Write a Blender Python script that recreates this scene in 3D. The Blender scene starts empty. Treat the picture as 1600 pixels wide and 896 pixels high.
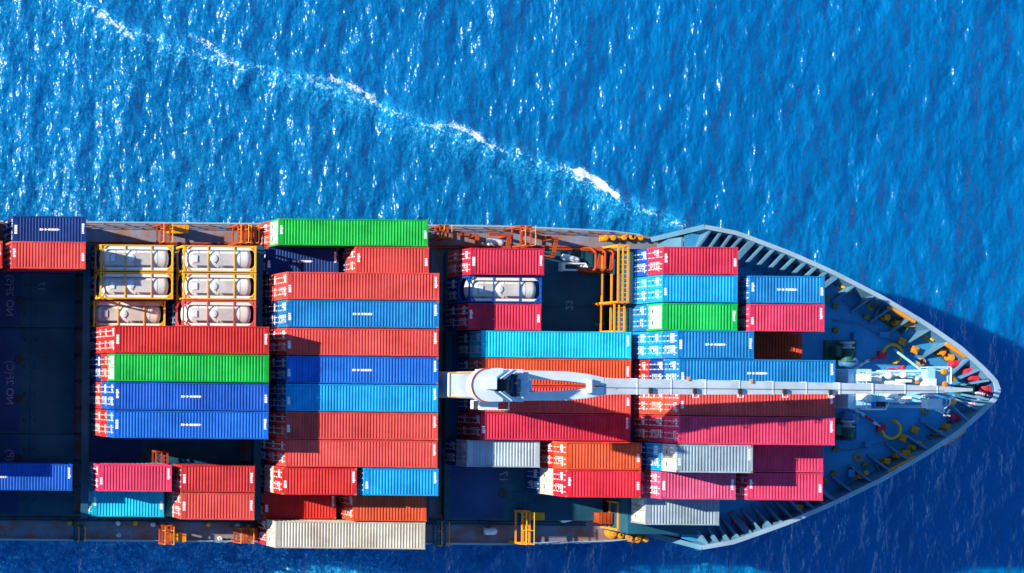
import bpy, math, random
import numpy as np
from mathutils import Vector, Matrix, Euler

random.seed(7)
rng = np.random.default_rng(11)
sc = bpy.context.scene
R = math.radians

# ------------------------------------------------------------------ camera, sky, sun, exposure
CAM_H = 193.3           # drone height above the sea
FPX = 3010.0            # focal length in pixels of the 1600 px wide photograph
NPX, NPY = -500.0, 590.0  # the point straight below the drone (a crop of a wider picture -> lens shift)
YAW = R(0.55)
cd = bpy.data.cameras.new('camera')
cam = bpy.data.objects.new('camera', cd)
sc.collection.objects.link(cam)
cam.location = (0, 0, CAM_H)
cam.rotation_euler = (0, 0, YAW)
cd.sensor_width = 36.0
cd.lens = 36.0 * FPX / 1600.0
cd.shift_x = (800.0 - NPX) / 1600.0
cd.shift_y = (NPY - 448.0) / 1600.0
cd.clip_start = 1.0
cd.clip_end = 6000.0
sc.camera = cam

SUN_EL = R(26.0)
SDX, SDY = -0.974, 0.228         # towards the sun, on the ground plane
w = bpy.data.worlds.new('World')
sc.world = w
w.use_nodes = True
nt = w.node_tree
sky = nt.nodes.new('ShaderNodeTexSky')
sky.sky_type = 'NISHITA'
sky.sun_disc = False
sky.sun_elevation = SUN_EL
sky.sun_rotation = math.atan2(SDX, SDY)
sky.air_density = 1.0
sky.dust_density = 0.0
sky.ozone_density = 6.0
bg = nt.nodes['Background']
bg.inputs['Strength'].default_value = 0.12
hs = nt.nodes.new('ShaderNodeHueSaturation')
hs.inputs['Saturation'].default_value = 1.1
nt.links.new(sky.outputs[0], hs.inputs['Color'])
nt.links.new(hs.outputs[0], bg.inputs[0])

sd = bpy.data.lights.new('sun', 'SUN')
sd.energy = 4.8
sd.angle = R(0.8)
sd.color = (1.0, 0.93, 0.80)
sun = bpy.data.objects.new('sun', sd)
sc.collection.objects.link(sun)
dv = Vector((-SDX * math.cos(SUN_EL), -SDY * math.cos(SUN_EL), -math.sin(SUN_EL)))
sun.rotation_euler = dv.to_track_quat('-Z', 'Y').to_euler()
sun.location = (-200, 80, 200)

sc.view_settings.view_transform = 'Standard'
sc.view_settings.look = 'None'
sc.view_settings.exposure = 1.12
sc.view_settings.gamma = 1.0


# ------------------------------------------------------------------ helpers
def P(px, py, z):
    """world point seen at a photograph pixel, for a height z"""
    k = (CAM_H - z) / FPX
    dx, dy = (px - NPX) * k, (NPY - py) * k
    return Vector((dx * math.cos(YAW) - dy * math.sin(YAW), dx * math.sin(YAW) + dy * math.cos(YAW), z))


def lin(c):
    c = c / 255.0
    return c / 12.92 if c <= 0.04045 else ((c + 0.055) / 1.055) ** 2.4


def alb(r, g, b, f=1.5):
    return tuple(min(0.8, max(0.006, lin(v) / f)) for v in (r, g, b))


class MB:
    """collects verts and faces and builds ONE mesh"""
    def __init__(self):
        self.v, self.f, self.m = [], [], []

    def add(self, vs, fs, mi=0):
        o = len(self.v)
        self.v += [tuple(v) for v in vs]
        self.f += [tuple(i + o for i in f) for f in fs]
        self.m += [mi] * len(fs)
        return self

    def box(self, x0, x1, y0, y1, z0, z1, mi=0):
        vs = [(x0, y0, z0), (x1, y0, z0), (x1, y1, z0), (x0, y1, z0), (x0, y0, z1), (x1, y0, z1), (x1, y1, z1), (x0, y1, z1)]
        fs = [(3, 2, 1, 0), (4, 5, 6, 7), (0, 1, 5, 4), (1, 2, 6, 5), (2, 3, 7, 6), (3, 0, 4, 7)]
        return self.add(vs, fs, mi)

    def bar(self, a, b, wd, ht=None, mi=0, up=(0, 0, 1)):
        a, b = Vector(a), Vector(b)
        ht = ht or wd
        d = (b - a).normalized()
        u = Vector(up)
        if abs(d.dot(u)) > 0.95:
            u = Vector((1, 0, 0))
        s = d.cross(u).normalized()
        t = s.cross(d).normalized()
        vs = []
        for p in (a, b):
            for i, j in ((-1, -1), (1, -1), (1, 1), (-1, 1)):
                vs.append(p + s * (i * wd / 2) + t * (j * ht / 2))
        return self.add(vs, [(3, 2, 1, 0), (4, 5, 6, 7), (0, 1, 5, 4), (1, 2, 6, 5), (2, 3, 7, 6), (3, 0, 4, 7)], mi)

    def tube(self, a, b, r0, r1=None, n=12, mi=0):
        a, b = Vector(a), Vector(b)
        r1 = r0 if r1 is None else r1
        d = (b - a).normalized()
        u = Vector((0, 0, 1)) if abs(d.z) < 0.9 else Vector((1, 0, 0))
        s = d.cross(u).normalized()
        t = d.cross(s).normalized()
        vs = []
        for p, r in ((a, r0), (b, r1)):
            for i in range(n):
                an = 2 * math.pi * i / n
                vs.append(p + s * (r * math.cos(an)) + t * (r * math.sin(an)))
        fs = [(i, (i + 1) % n, n + (i + 1) % n, n + i) for i in range(n)]
        fs += [tuple(range(n))[::-1], tuple(range(n, 2 * n))]
        return self.add(vs, fs, mi)

    def path(self, pts, r, n=8, mi=0):
        for a, b in zip(pts[:-1], pts[1:]):
            self.tube(a, b, r, r, n, mi)
        return self

    def lathe(self, c, axis, prof, n=20, mi=0):
        c = Vector(c)
        d = Vector(axis).normalized()
        u = Vector((0, 0, 1)) if abs(d.z) < 0.9 else Vector((1, 0, 0))
        s = d.cross(u).normalized()
        t = d.cross(s).normalized()
        vs, fs = [], []
        for h, r in prof:
            for i in range(n):
                an = 2 * math.pi * i / n
                vs.append(c + d * h + s * (r * math.cos(an)) + t * (r * math.sin(an)))
        for k in range(len(prof) - 1):
            for i in range(n):
                j = (i + 1) % n
                fs.append((k * n + i, k * n + j, (k + 1) * n + j, (k + 1) * n + i))
        fs.append(tuple(range(n))[::-1])
        fs.append(tuple(range((len(prof) - 1) * n, len(prof) * n)))
        return self.add(vs, fs, mi)

    def prism(self, poly, z0, z1, mi=0):
        n = len(poly)
        vs = [(x, y, z0) for x, y in poly] + [(x, y, z1) for x, y in poly]
        fs = [tuple(range(n))[::-1], tuple(range(n, 2 * n))]
        fs += [(i, (i + 1) % n, n + (i + 1) % n, n + i) for i in range(n)]
        return self.add(vs, fs, mi)

    def mesh(self, name, smooth=False):
        me = bpy.data.meshes.new(name)
        me.from_pydata(self.v, [], self.f)
        if any(self.m):
            me.polygons.foreach_set('material_index', self.m)
        me.update()
        import bmesh
        bm = bmesh.new()
        bm.from_mesh(me)
        bmesh.ops.recalc_face_normals(bm, faces=bm.faces)
        bm.to_mesh(me)
        bm.free()
        if smooth:
            for p in me.polygons:
                p.use_smooth = True
        return me

    def build(self, name, mat, parent=None, loc=(0, 0, 0), smooth=False):
        return link(name, self.mesh(name, smooth), mat, parent, loc)


def link(name, me, mat, parent=None, loc=(0, 0, 0)):
    o = bpy.data.objects.new(name, me)
    sc.collection.objects.link(o)
    o.location = loc
    if parent is not None:
        o.parent = parent
    mats = mat if isinstance(mat, (list, tuple)) else [mat]
    while len(me.materials) < len(mats):
        me.materials.append(None)
    for i, m in enumerate(mats):
        if m is None:
            continue
        o.material_slots[i].link = 'OBJECT'
        o.material_slots[i].material = m
    return o


def thing(name, label, cat, loc=(0, 0, 0), group=None):
    o = bpy.data.objects.new(name, None)
    sc.collection.objects.link(o)
    o.location = loc
    o.empty_display_size = 0.5
    o['label'] = label
    o['category'] = cat
    if group:
        o['group'] = group
    return o


def bev(o, wd=0.04, seg=2):
    m = o.modifiers.new('bevel', 'BEVEL')
    m.width = wd
    m.segments = seg
    m.limit_method = 'ANGLE'
    return o


# ------------------------------------------------------------------ materials
MATS = {}


def paint(name, col, rough=0.5, fade=0.18, rust=0.0, rustcol=(0.16, 0.06, 0.025), scale=1.0, metal=0.0, streak=0.0, spec=0.2, ribs=0.0, vary=0.0, scuff=0.35):
    """painted steel: uneven fading, run-off streaks and rust blooms"""
    if name in MATS:
        return MATS[name]
    m = bpy.data.materials.new(name)
    m.use_nodes = True
    nt = m.node_tree
    N, L = nt.nodes, nt.links
    b = N['Principled BSDF']
    b.inputs['Roughness'].default_value = rough
    b.inputs['Metallic'].default_value = metal
    b.inputs['Specular IOR Level'].default_value = spec
    tc = N.new('ShaderNodeTexCoord')
    oi = N.new('ShaderNodeObjectInfo')
    mu = N.new('ShaderNodeMath')
    mu.operation = 'MULTIPLY'
    mu.inputs[1].default_value = 173.0
    L.new(oi.outputs['Random'], mu.inputs[0])
    va = N.new('ShaderNodeVectorMath')
    va.operation = 'ADD'
    L.new(tc.outputs['Object'], va.inputs[0])
    L.new(mu.outputs[0], va.inputs[1])
    # broad fading
    n1 = N.new('ShaderNodeTexNoise')
    n1.inputs['Scale'].default_value = 0.35 * scale
    n1.inputs['Detail'].default_value = 6
    n1.inputs['Roughness'].default_value = 0.65
    L.new(va.outputs[0], n1.inputs['Vector'])
    r1 = N.new('ShaderNodeMapRange')
    r1.inputs[1].default_value = 0.35
    r1.inputs[2].default_value = 0.7
    r1.inputs[3].default_value = 0.0
    r1.inputs[4].default_value = 1.0
    L.new(n1.outputs[0], r1.inputs[0])
    mx = N.new('ShaderNodeMix')
    mx.data_type = 'RGBA'
    dark = tuple(c * (1 - fade) for c in col)
    light = tuple(min(0.85, c * (1 + fade * 0.5) + 0.02 * fade) for c in col)
    mx.inputs[6].default_value = (*dark, 1)
    mx.inputs[7].default_value = (*light, 1)
    L.new(r1.outputs[0], mx.inputs[0])
    cur = mx.outputs[2]
    # scuffs and run-off along the ribs
    mp = N.new('ShaderNodeMapping')
    mp.inputs['Scale'].default_value = (3.4, 0.35, 1.0)
    L.new(va.outputs[0], mp.inputs[0])
    n2 = N.new('ShaderNodeTexNoise')
    n2.inputs['Scale'].default_value = 1.0 * scale
    n2.inputs['Detail'].default_value = 4
    L.new(mp.outputs[0], n2.inputs['Vector'])
    r2 = N.new('ShaderNodeMapRange')
    r2.inputs[1].default_value = 0.52
    r2.inputs[2].default_value = 0.75
    r2.inputs[3].default_value = 0.0
    r2.inputs[4].default_value = 0.12 + streak
    L.new(n2.outputs[0], r2.inputs[0])
    m2 = N.new('ShaderNodeMix')
    m2.data_type = 'RGBA'
    grey = tuple(0.75 * c + 0.03 for c in col)
    m2.inputs[7].default_value = (*grey, 1)
    L.new(cur, m2.inputs[6])
    L.new(r2.outputs[0], m2.inputs[0])
    cur = m2.outputs[2]
    # each pressed panel has weathered a little differently, and so has each box
    mp2 = N.new('ShaderNodeMapping')
    mp2.inputs['Scale'].default_value = (3.1, 0.06, 0.02)
    L.new(va.outputs[0], mp2.inputs[0])
    n4 = N.new('ShaderNodeTexNoise')
    n4.inputs['Scale'].default_value = 1.0
    n4.inputs['Detail'].default_value = 1
    L.new(mp2.outputs[0], n4.inputs['Vector'])
    tone = N.new('ShaderNodeMath')
    tone.operation = 'MULTIPLY_ADD'
    tone.inputs[1].default_value = ribs
    tone.inputs[2].default_value = 1.0 - ribs * 0.5
    L.new(n4.outputs[0], tone.inputs[0])
    t2 = N.new('ShaderNodeMath')
    t2.operation = 'MULTIPLY_ADD'
    t2.inputs[1].default_value = vary
    t2.inputs[2].default_value = 1.0 - vary * 0.6
    L.new(oi.outputs['Random'], t2.inputs[0])
    t3 = N.new('ShaderNodeMath')
    t3.operation = 'MULTIPLY'
    L.new(tone.outputs[0], t3.inputs[0])
    L.new(t2.outputs[0], t3.inputs[1])
    vm = N.new('ShaderNodeVectorMath')
    vm.operation = 'SCALE'
    L.new(cur, vm.inputs[0])
    L.new(t3.outputs[0], vm.inputs['Scale'])
    cur = vm.outputs[0]
    # scattered dark scuffs and spots
    n5 = N.new('ShaderNodeTexNoise')
    n5.inputs['Scale'].default_value = 2.6 * scale
    n5.inputs['Detail'].default_value = 7
    n5.inputs['Roughness'].default_value = 0.75
    L.new(va.outputs[0], n5.inputs['Vector'])
    r5 = N.new('ShaderNodeMapRange')
    r5.inputs[1].default_value = 0.61
    r5.inputs[2].default_value = 0.72
    r5.inputs[3].default_value = 0.0
    r5.inputs[4].default_value = scuff
    L.new(n5.outputs[0], r5.inputs[0])
    m5 = N.new('ShaderNodeMix')
    m5.data_type = 'RGBA'
    m5.inputs[7].default_value = (*tuple(0.35 * c + 0.012 for c in col), 1)
    L.new(cur, m5.inputs[6])
    L.new(r5.outputs[0], m5.inputs[0])
    cur = m5.outputs[2]
    if rust > 0:
        n3 = N.new('ShaderNodeTexNoise')
        n3.inputs['Scale'].default_value = 1.3 * scale
        n3.inputs['Detail'].default_value = 9
        n3.inputs['Roughness'].default_value = 0.7
        L.new(va.outputs[0], n3.inputs['Vector'])
        r3 = N.new('ShaderNodeMapRange')
        r3.inputs[1].default_value = 0.70 - 0.25 * rust
        r3.inputs[2].default_value = 0.80 - 0.2 * rust
        r3.inputs[3].default_value = 0.0
        r3.inputs[4].default_value = 0.85
        L.new(n3.outputs[0], r3.inputs[0])
        m3 = N.new('ShaderNodeMix')
        m3.data_type = 'RGBA'
        m3.inputs[7].default_value = (*rustcol, 1)
        L.new(cur, m3.inputs[6])
        L.new(r3.outputs[0], m3.inputs[0])
        cur = m3.outputs[2]
    L.new(cur, b.inputs['Base Color'])
    MATS[name] = m
    return m


COL = {
    'red':      ('weathered red paint',    alb(228, 50, 46),  0.25),
    'coral':    ('sun bleached coral red paint', alb(248, 84, 76), 0.2),
    'crimson':  ('crimson paint',          alb(232, 50, 80),  0.3),
    'brightred': ('bright red paint',      alb(250, 42, 62),  0.1),
    'pink':     ('raspberry pink paint',   alb(255, 70, 110),  0.1),
    'rose':     ('faded rose pink paint',  alb(232, 88, 128), 0.2),
    'orange':   ('orange paint',           alb(250, 92, 50),  0.15),
    'brick':    ('dark brick red paint',   alb(214, 58, 58),  0.4),
    'green':    ('green paint',            alb(16, 190, 70),  0.3),
    'mint':     ('light green paint',      alb(20, 206, 92),  0.2),
    'blue':     ('mid blue paint',         alb(6, 112, 212), 0.2),
    'royal':    ('royal blue paint',       alb(6, 94, 194),  0.2),
    'navy':     ('navy blue paint',        alb(4, 66, 140),  0.2),
    'steel':    ('steel blue paint',       alb(6, 138, 206), 0.3),
    'azure':    ('azure blue paint',       alb(0, 172, 240),  0.2),
    'cyan':     ('turquoise paint',        alb(0, 206, 240),  0.15),
    'teal':     ('dull teal paint',        alb(20, 112, 140), 0.3),
    'white':    ('off white paint',        alb(226, 214, 192), 0.3),
    'paleg':    ('pale mint white paint',  alb(200, 225, 205), 0.2),
    'grey':     ('pale blue grey paint',   alb(170, 190, 200), 0.35),
}


def cm(c):
    n, col, ru = COL[c]
    return paint(n, col, rough=0.6, fade=0.3, rust=ru, rustcol=tuple(0.4 * c + 0.02 for c in col), streak=0.10, spec=0.12, ribs=0.55, vary=0.22, scuff=0.45)


M_MARK = paint('white stencil paint', (0.72, 0.72, 0.72), 0.6, fade=0.25)
M_DIM = paint('dim blue grey stencil', (0.20, 0.26, 0.30), 0.7, fade=0.4)  # dimmer blue grey for the hatch lettering
M_BAR = paint('galvanised locking rod', (0.50, 0.50, 0.50), 0.45, fade=0.3)
M_CAST = paint('worn corner casting steel', (0.30, 0.13, 0.06), 0.6, fade=0.4, rust=0.6)
M_YEL = paint('safety yellow paint', (0.75, 0.36, 0.02), 0.5, fade=0.2, rust=0.35)
M_ORA = paint('orange deck paint', (0.74, 0.25, 0.012), 0.5, fade=0.2, rust=0.2)
M_RUSTY = paint('rust red primer', alb(196, 78, 30), 0.65, fade=0.4, rust=0.6)
M_TANK = paint('white tank cladding', (0.70, 0.66, 0.58), 0.6, fade=0.2, scuff=0.5)
M_WALK = paint('grey tread plate', (0.46, 0.42, 0.39), 0.6, fade=0.3)
M_DECK = paint('grey deck paint', (0.19, 0.21, 0.27), 0.7, fade=0.35, rust=1.05, rustcol=(0.26, 0.11, 0.06), scale=0.5)
M_FDECK = paint('blue grey forecastle deck paint', (0.035, 0.25, 0.47), 0.65, fade=0.25, rust=0.12, scale=0.6)
M_HATCH = paint('dark blue hatch paint', (0.006, 0.070, 0.11), 0.7, fade=0.4, rust=0.1, rustcol=(0.01, 0.02, 0.02), scale=0.5)
M_HATCH2 = paint('deep blue hatch paint', (0.005, 0.045, 0.14), 0.7, fade=0.4, rust=0.15, rustcol=(0.02, 0.03, 0.04), scale=0.5)
M_HULL = paint('dark blue hull paint', (0.012, 0.075, 0.18), 0.45, fade=0.3, rust=0.1)
M_BUL = paint('sea blue bulwark paint', (0.075, 0.19, 0.29), 0.5, fade=0.25, rust=0.15)
M_RAIL = paint('pale blue rail paint', (0.26, 0.37, 0.44), 0.5, fade=0.2, rust=0.25)
M_CRANE = paint('pale grey crane paint', (0.52, 0.58, 0.60), 0.45, fade=0.22, rust=0.3, scuff=0.5)
M_MAST = paint('pale blue mast paint', (0.26, 0.54, 0.70), 0.45, fade=0.15, rust=0.1)
M_WHITE = paint('white paint', (0.58, 0.62, 0.64), 0.4, fade=0.1)
M_BLACK = paint('black machinery paint', (0.02, 0.025, 0.03), 0.5, fade=0.3)
M_MACH = paint('blue machinery paint', (0.05, 0.18, 0.36), 0.45, fade=0.3)
M_GREEN = paint('dark green machinery paint', (0.02, 0.10, 0.08), 0.5, fade=0.3, rust=0.3)
M_REDM = paint('signal red paint', (0.55, 0.03, 0.06), 0.45, fade=0.2)
M_STEEL = paint('bare steel', (0.45, 0.45, 0.45), 0.4, fade=0.3, rust=0.3)
M_WOOD = paint('tan rope', (0.40, 0.26, 0.10), 0.8, fade=0.3)


# ------------------------------------------------------------------ sea
WAVE = (2.4, 2.6, 0.10, 0.0)
GLR = 0.24
CHOP = (0.34, 0.57)
ZSEA = 5.0


def make_sea():
    xa = np.arange(24.0, 144.0, 0.17)
    ya = np.arange(-28.0, 46.0, 0.17)

    def ext(a):
        st, out = 0.3, []
        p = a[-1]
        while p < a[-1] + 3500:
            p += st
            st *= 1.22
            out.append(p)
        return np.array(out)
    hx, hy = ext(xa), ext(ya)
    X = np.concatenate([(xa[0] - (hx - xa[-1]))[::-1], xa, hx])
    Y = np.concatenate([(ya[0] - (hy - ya[-1]))[::-1], ya, hy])
    nx, ny = len(X), len(Y)
    GX, GY = np.meshgrid(X, Y)
    Z = np.zeros_like(GX)
    base = math.atan2(-0.24, 0.97)
    wl = np.exp(rng.uniform(math.log(1.2), math.log(9.0), 110))
    for L in wl:
        a = base + rng.normal(0, 0.42)
        k = 2 * math.pi / L
        amp = 0.0036 * L ** 0.95 * rng.uniform(0.5, 1.4) * (1.0 if L < 5 else 0.6)
        Z += amp * np.sin(k * (math.cos(a) * GX + math.sin(a) * GY) + rng.uniform(0, 6.28))
    # the near field only: far out the swell is left to the shader
    fx = np.clip((GX - 5) / 15, 0, 1) * np.clip((170 - GX) / 20, 0, 1)
    fy = np.clip((GY + 45) / 15, 0, 1) * np.clip((65 - GY) / 15, 0, 1)
    Z *= fx * fy
    # wake: foam crests thrown off by the bow
    foam = np.zeros_like(GX)
    aer_lit = np.zeros_like(GX)
    dense = fx * fy > 0

    def seg_dist(pts):
        d = np.full(GX.shape, 1e9)
        side = np.zeros(GX.shape)
        for (p, q) in zip(pts[:-1], pts[1:]):
            vx, vy = q[0] - p[0], q[1] - p[1]
            L2 = vx * vx + vy * vy
            t = np.clip(((GX - p[0]) * vx + (GY - p[1]) * vy) / L2, 0, 1)
            dx, dy = GX - p[0] - t * vx, GY - p[1] - t * vy
            dd = np.hypot(dx, dy)
            s = np.sign(vx * dy - vy * dx)
            side = np.where(dd < d, s, side)
            d = np.minimum(d, dd)
        return d, side

    def W(l):
        return [tuple(P(x, y, ZSEA)[:2]) for x, y in l]
    # long crest
    d, sd_ = seg_dist(W([(60, -40), (200, 50), (340, 95), (480, 128), (590, 168), (690, 205), (770, 232), (880, 268), (960, 312), (1060, 352)]))
    Z += 0.35 * np.exp(-(d / 1.3) ** 2) - 0.22 * np.exp(-((d - 2.6) / 1.6) ** 2)
    aer_lit += 0.75 * np.where(sd_ < 0, np.exp(-d / 1.9), np.exp(-(d / 0.8) ** 2))
    foam += 0.45 * np.where(sd_ < 0, np.exp(-d / 1.3), np.exp(-(d / 0.6) ** 2))
    crests = [
        ([(838, 268), (880, 262), (915, 275), (942, 293), (964, 314)], 0.75, 1.0),
        ([(610, 205), (660, 198), (705, 196), (742, 214), (775, 236)], 0.8, 0.72),
        ([(420, 135), (470, 122), (520, 124), (560, 142), (592, 164)], 0.9, 0.66),
        ([(255, 58), (290, 52), (325, 68), (352, 92), (380, 112)], 0.9, 0.58),
        ([(90, 2), (130, 10), (170, 34), (215, 66)], 1.0, 0.58),
        ([(1010, 352), (1050, 350), (1085, 356), (1100, 362)], 0.55, 0.6),
        ([(1040, 842), (1070, 850), (1100, 862)], 0.5, 0.7),
    ]
    def arc_t(pts):
        best, tt = np.full(GX.shape, 1e9), np.zeros(GX.shape)
        n = len(pts) - 1
        for k, (p, q) in enumerate(zip(pts[:-1], pts[1:])):
            vx, vy = q[0] - p[0], q[1] - p[1]
            t = np.clip(((GX - p[0]) * vx + (GY - p[1]) * vy) / (vx * vx + vy * vy), 0, 1)
            dd = np.hypot(GX - p[0] - t * vx, GY - p[1] - t * vy)
            tt = np.where(dd < best, (k + t) / n, tt)
            best = np.minimum(best, dd)
        return tt
    for pts, wd, st in crests:
        wp = W(pts)
        d, s = seg_dist(wp)
        t = arc_t(wp)
        env = np.clip(t / 0.45, 0.0, 1) ** 1.2 * np.clip((1.0 - t) / 0.08 + 0.15, 0, 1)
        dd = d + 0.25 * np.sin(2.1 * GX + 0.7 * GY) * np.sin(1.3 * GY - 0.8 * GX)
        foam = np.maximum(foam, st * (0.25 + 0.75 * env) * np.maximum(np.exp(-(dd / (wd * 0.6)) ** 2), 0.62 * np.where(s < 0, np.exp(-dd / (1.5 * wd)), np.exp(-(dd / (wd * 0.6)) ** 2))))
        tail = np.where(s < 0, np.exp(-d / (2.6 * wd)), np.exp(-(d / (wd * 0.8)) ** 2))
        aer_lit = np.maximum(aer_lit, 0.8 * st * tail * np.clip(t * 6 + .2, 0, 1))
        Z += 0.10 * np.exp(-(d / (wd * 1.1)) ** 2)
    # churned water between the wake and the hull, stronger aft
    inside = np.clip((P(560, 150, ZSEA).y - GY + (P(560, 150, ZSEA).x - GX) * 0.36) / 6.0, 0, 1) * (GY > 13) * np.clip((110 - GX) / 20, 0, 1)
    aft = np.clip((95 - GX) / 60, 0, 1)
    for i in range(60):
        L = math.exp(rng.uniform(math.log(0.6), math.log(2.6)))
        a = base + rng.normal(0, 0.9)
        k = 2 * math.pi / L
        Z += inside * fx * fy * (0.4 + aft) * 0.003 * L * np.sin(k * (math.cos(a) * GX + math.sin(a) * GY) + rng.uniform(0, 6.28))
    # churned water by the hull; pale lower band stands in for sunlight
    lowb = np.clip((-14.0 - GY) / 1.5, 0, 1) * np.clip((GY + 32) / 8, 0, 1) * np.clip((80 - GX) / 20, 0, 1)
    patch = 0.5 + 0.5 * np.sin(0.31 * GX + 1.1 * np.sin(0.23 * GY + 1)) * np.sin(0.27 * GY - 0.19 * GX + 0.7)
    aer_lit = np.maximum(aer_lit, lowb * (0.42 + 0.3 * patch))
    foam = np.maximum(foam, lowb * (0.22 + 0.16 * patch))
    aer_lit = np.maximum(aer_lit, 0.38 * np.clip((100 - GX) / 70, 0, 1) * (0.6 + 0.4 * patch))  # water colour paler towards the left, over the whole surface
    upb = np.clip((GY - 15.0) / 0.5, 0, 1) * np.clip((26 - GY) / 9, 0, 1) * np.clip((92 - GX) / 30, 0, 1)  # upper side band: its paler flecks stand in for sun sparkle
    aer_lit = np.maximum(aer_lit, upb * 0.30 * patch)
    foam = np.maximum(foam, np.maximum(upb * (0.16 + 0.17 * patch) * (0.4 + 0.6 * aft), inside * aft * 0.30 * patch))
    me = bpy.data.meshes.new('sea')
    nv = nx * ny
    co = np.stack([GX.ravel(), GY.ravel(), Z.ravel()], 1).astype(np.float32)
    idx = np.arange(nv).reshape(ny, nx)
    q = np.stack([idx[:-1, :-1], idx[:-1, 1:], idx[1:, 1:], idx[1:, :-1]], -1).reshape(-1, 4).astype(np.int32)
    nf = len(q)
    me.vertices.add(nv)
    me.vertices.foreach_set('co', co.ravel())
    me.loops.add(nf * 4)
    me.loops.foreach_set('vertex_index', q.ravel())
    me.polygons.add(nf)
    me.polygons.foreach_set('loop_start', np.arange(0, nf * 4, 4, dtype=np.int32))
    me.polygons.foreach_set('loop_total', np.full(nf, 4, dtype=np.int32))
    me.polygons.foreach_set('use_smooth', np.ones(nf, dtype=bool))
    # the water is choppier where the ship has passed and calmer ahead of the bow
    chop = np.clip(CHOP[0] + (CHOP[1] - CHOP[0]) * np.clip((125 - GX) / 85, 0, 1), 0.2, 1.4)
    for nm, arr in (('foam', foam), ('aerated_lit', aer_lit), ('chop', chop)):
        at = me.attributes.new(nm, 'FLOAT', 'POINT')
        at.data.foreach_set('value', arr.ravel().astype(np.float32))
    me.update()
    me.validate()
    m = bpy.data.materials.new('sea water')
    m.use_nodes = True
    nt = m.node_tree
    N, L = nt.nodes, nt.links
    N.remove(N['Principled BSDF'])
    tc = N.new('ShaderNodeTexCoord')

    def noise(scale, detail, rough=0.6, mapping=None, dist=0.0):
        n = N.new('ShaderNodeTexNoise')
        n.inputs['Scale'].default_value = scale
        n.inputs['Detail'].default_value = detail
        n.inputs['Roughness'].default_value = rough
        n.inputs['Distortion'].default_value = dist
        src = tc.outputs['Object']
        if mapping:
            mp = N.new('ShaderNodeMapping')
            mp.inputs['Rotation'].default_value = (0, 0, mapping[0])
            mp.inputs['Scale'].default_value = mapping[1]
            L.new(src, mp.inputs[0])
            src = mp.outputs[0]
        L.new(src, n.inputs['Vector'])
        return n.outputs[0]

    def rmap(x, a, b_, c=0.0, d=1.0):
        r = N.new('ShaderNodeMapRange')
        for i, v in enumerate((a, b_, c, d)):
            r.inputs[i + 1].default_value = v
        L.new(x, r.inputs[0])
        return r.outputs[0]

    def mth(op, a, b_):
        n = N.new('ShaderNodeMath')
        n.operation = op
        for i, v in enumerate((a, b_)):
            if isinstance(v, (int, float)):
                n.inputs[i].default_value = v
            else:
                L.new(v, n.inputs[i])
        return n.outputs[0]

    def mix(f, a, b_):
        n = N.new('ShaderNodeMix')
        n.data_type = 'RGBA'
        L.new(f, n.inputs[0])
        for i, v in ((6, a), (7, b_)):
            if isinstance(v, tuple):
                n.inputs[i].default_value = (*v, 1)
            else:
                L.new(v, n.inputs[i])
        return n.outputs[2]
    big = noise(0.06, 3)
    col = mix(rmap(big, 0.35, 0.65), (0.0, 0.104, 0.28), (0.0, 0.128, 0.335))
    af = N.new('ShaderNodeAttribute')
    af.attribute_name = 'aerated_lit'
    ff = N.new('ShaderNodeAttribute')
    ff.attribute_name = 'foam'
    web = noise(1.6, 8, 0.7, dist=1.2)
    web2 = noise(4.5, 6, 0.7, dist=0.6)
    lace = mth('MULTIPLY', rmap(web, 0.42, 0.62), rmap(web2, 0.35, 0.65))
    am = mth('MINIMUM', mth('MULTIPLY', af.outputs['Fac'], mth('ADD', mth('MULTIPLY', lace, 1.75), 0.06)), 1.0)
    col = mix(am, col, (0.03, 0.50, 0.80))  # bubbly wake, and the water painted paler as if sunlit
    fm = mth('SUBTRACT', ff.outputs['Fac'], mth('MULTIPLY', mth('SUBTRACT', 1.0, lace), 0.58))
    fm2 = rmap(fm, 0.02, 0.30)
    col = mix(fm2, col, (0.70, 0.80, 0.85))
    # ripples: several sizes of wind chop, drawn out along the crests
    rot = 0.25
    c0 = noise(0.15, 2, 0.5, (rot, (1.6, 0.6, 1)))
    c1 = noise(0.45, 3, 0.55, (rot, (1.5, 0.7, 1)))
    c2 = noise(1.5, 4, 0.6, (rot, (1.4, 0.75, 1)))
    c3 = noise(4.6, 3, 0.6, (rot, (1.2, 0.85, 1)))
    ca = N.new('ShaderNodeAttribute')
    ca.attribute_name = 'chop'
    h = mth('ADD', mth('ADD', mth('MULTIPLY', c1, WAVE[1]), mth('MULTIPLY', c2, WAVE[2])), mth('ADD', mth('MULTIPLY', c3, WAVE[3]), mth('MULTIPLY', c0, WAVE[0])))
    bd = N.new('ShaderNodeBump')
    bd.inputs['Strength'].default_value = 1.0
    bd.inputs['Distance'].default_value = 0.7
    L.new(h, bd.inputs['Height'])
    h = mth('MULTIPLY', h, ca.outputs['Fac'])
    bp = N.new('ShaderNodeBump')
    bp.inputs['Strength'].default_value = 1.0
    bp.inputs['Distance'].default_value = 1.0
    L.new(h, bp.inputs['Height'])
    # light scattered back out of the water body hardly sees the ripples; the mirror surface does
    geo = N.new('ShaderNodeNewGeometry')
    sm = N.new('ShaderNodeMix')
    sm.data_type = 'VECTOR'
    sm.inputs[0].default_value = 0.6
    sm.inputs[4].default_value = (0, 0, 1)
    L.new(bd.outputs[0], sm.inputs[5])
    nm = N.new('ShaderNodeVectorMath')
    nm.operation = 'NORMALIZE'
    L.new(sm.outputs[1], nm.inputs[0])
    df = N.new('ShaderNodeSubsurfaceScattering')
    df.inputs['Scale'].default_value = 9.0
    df.inputs['Radius'].default_value = (1.0, 1.0, 1.0)
    L.new(col, df.inputs['Color'])
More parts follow.
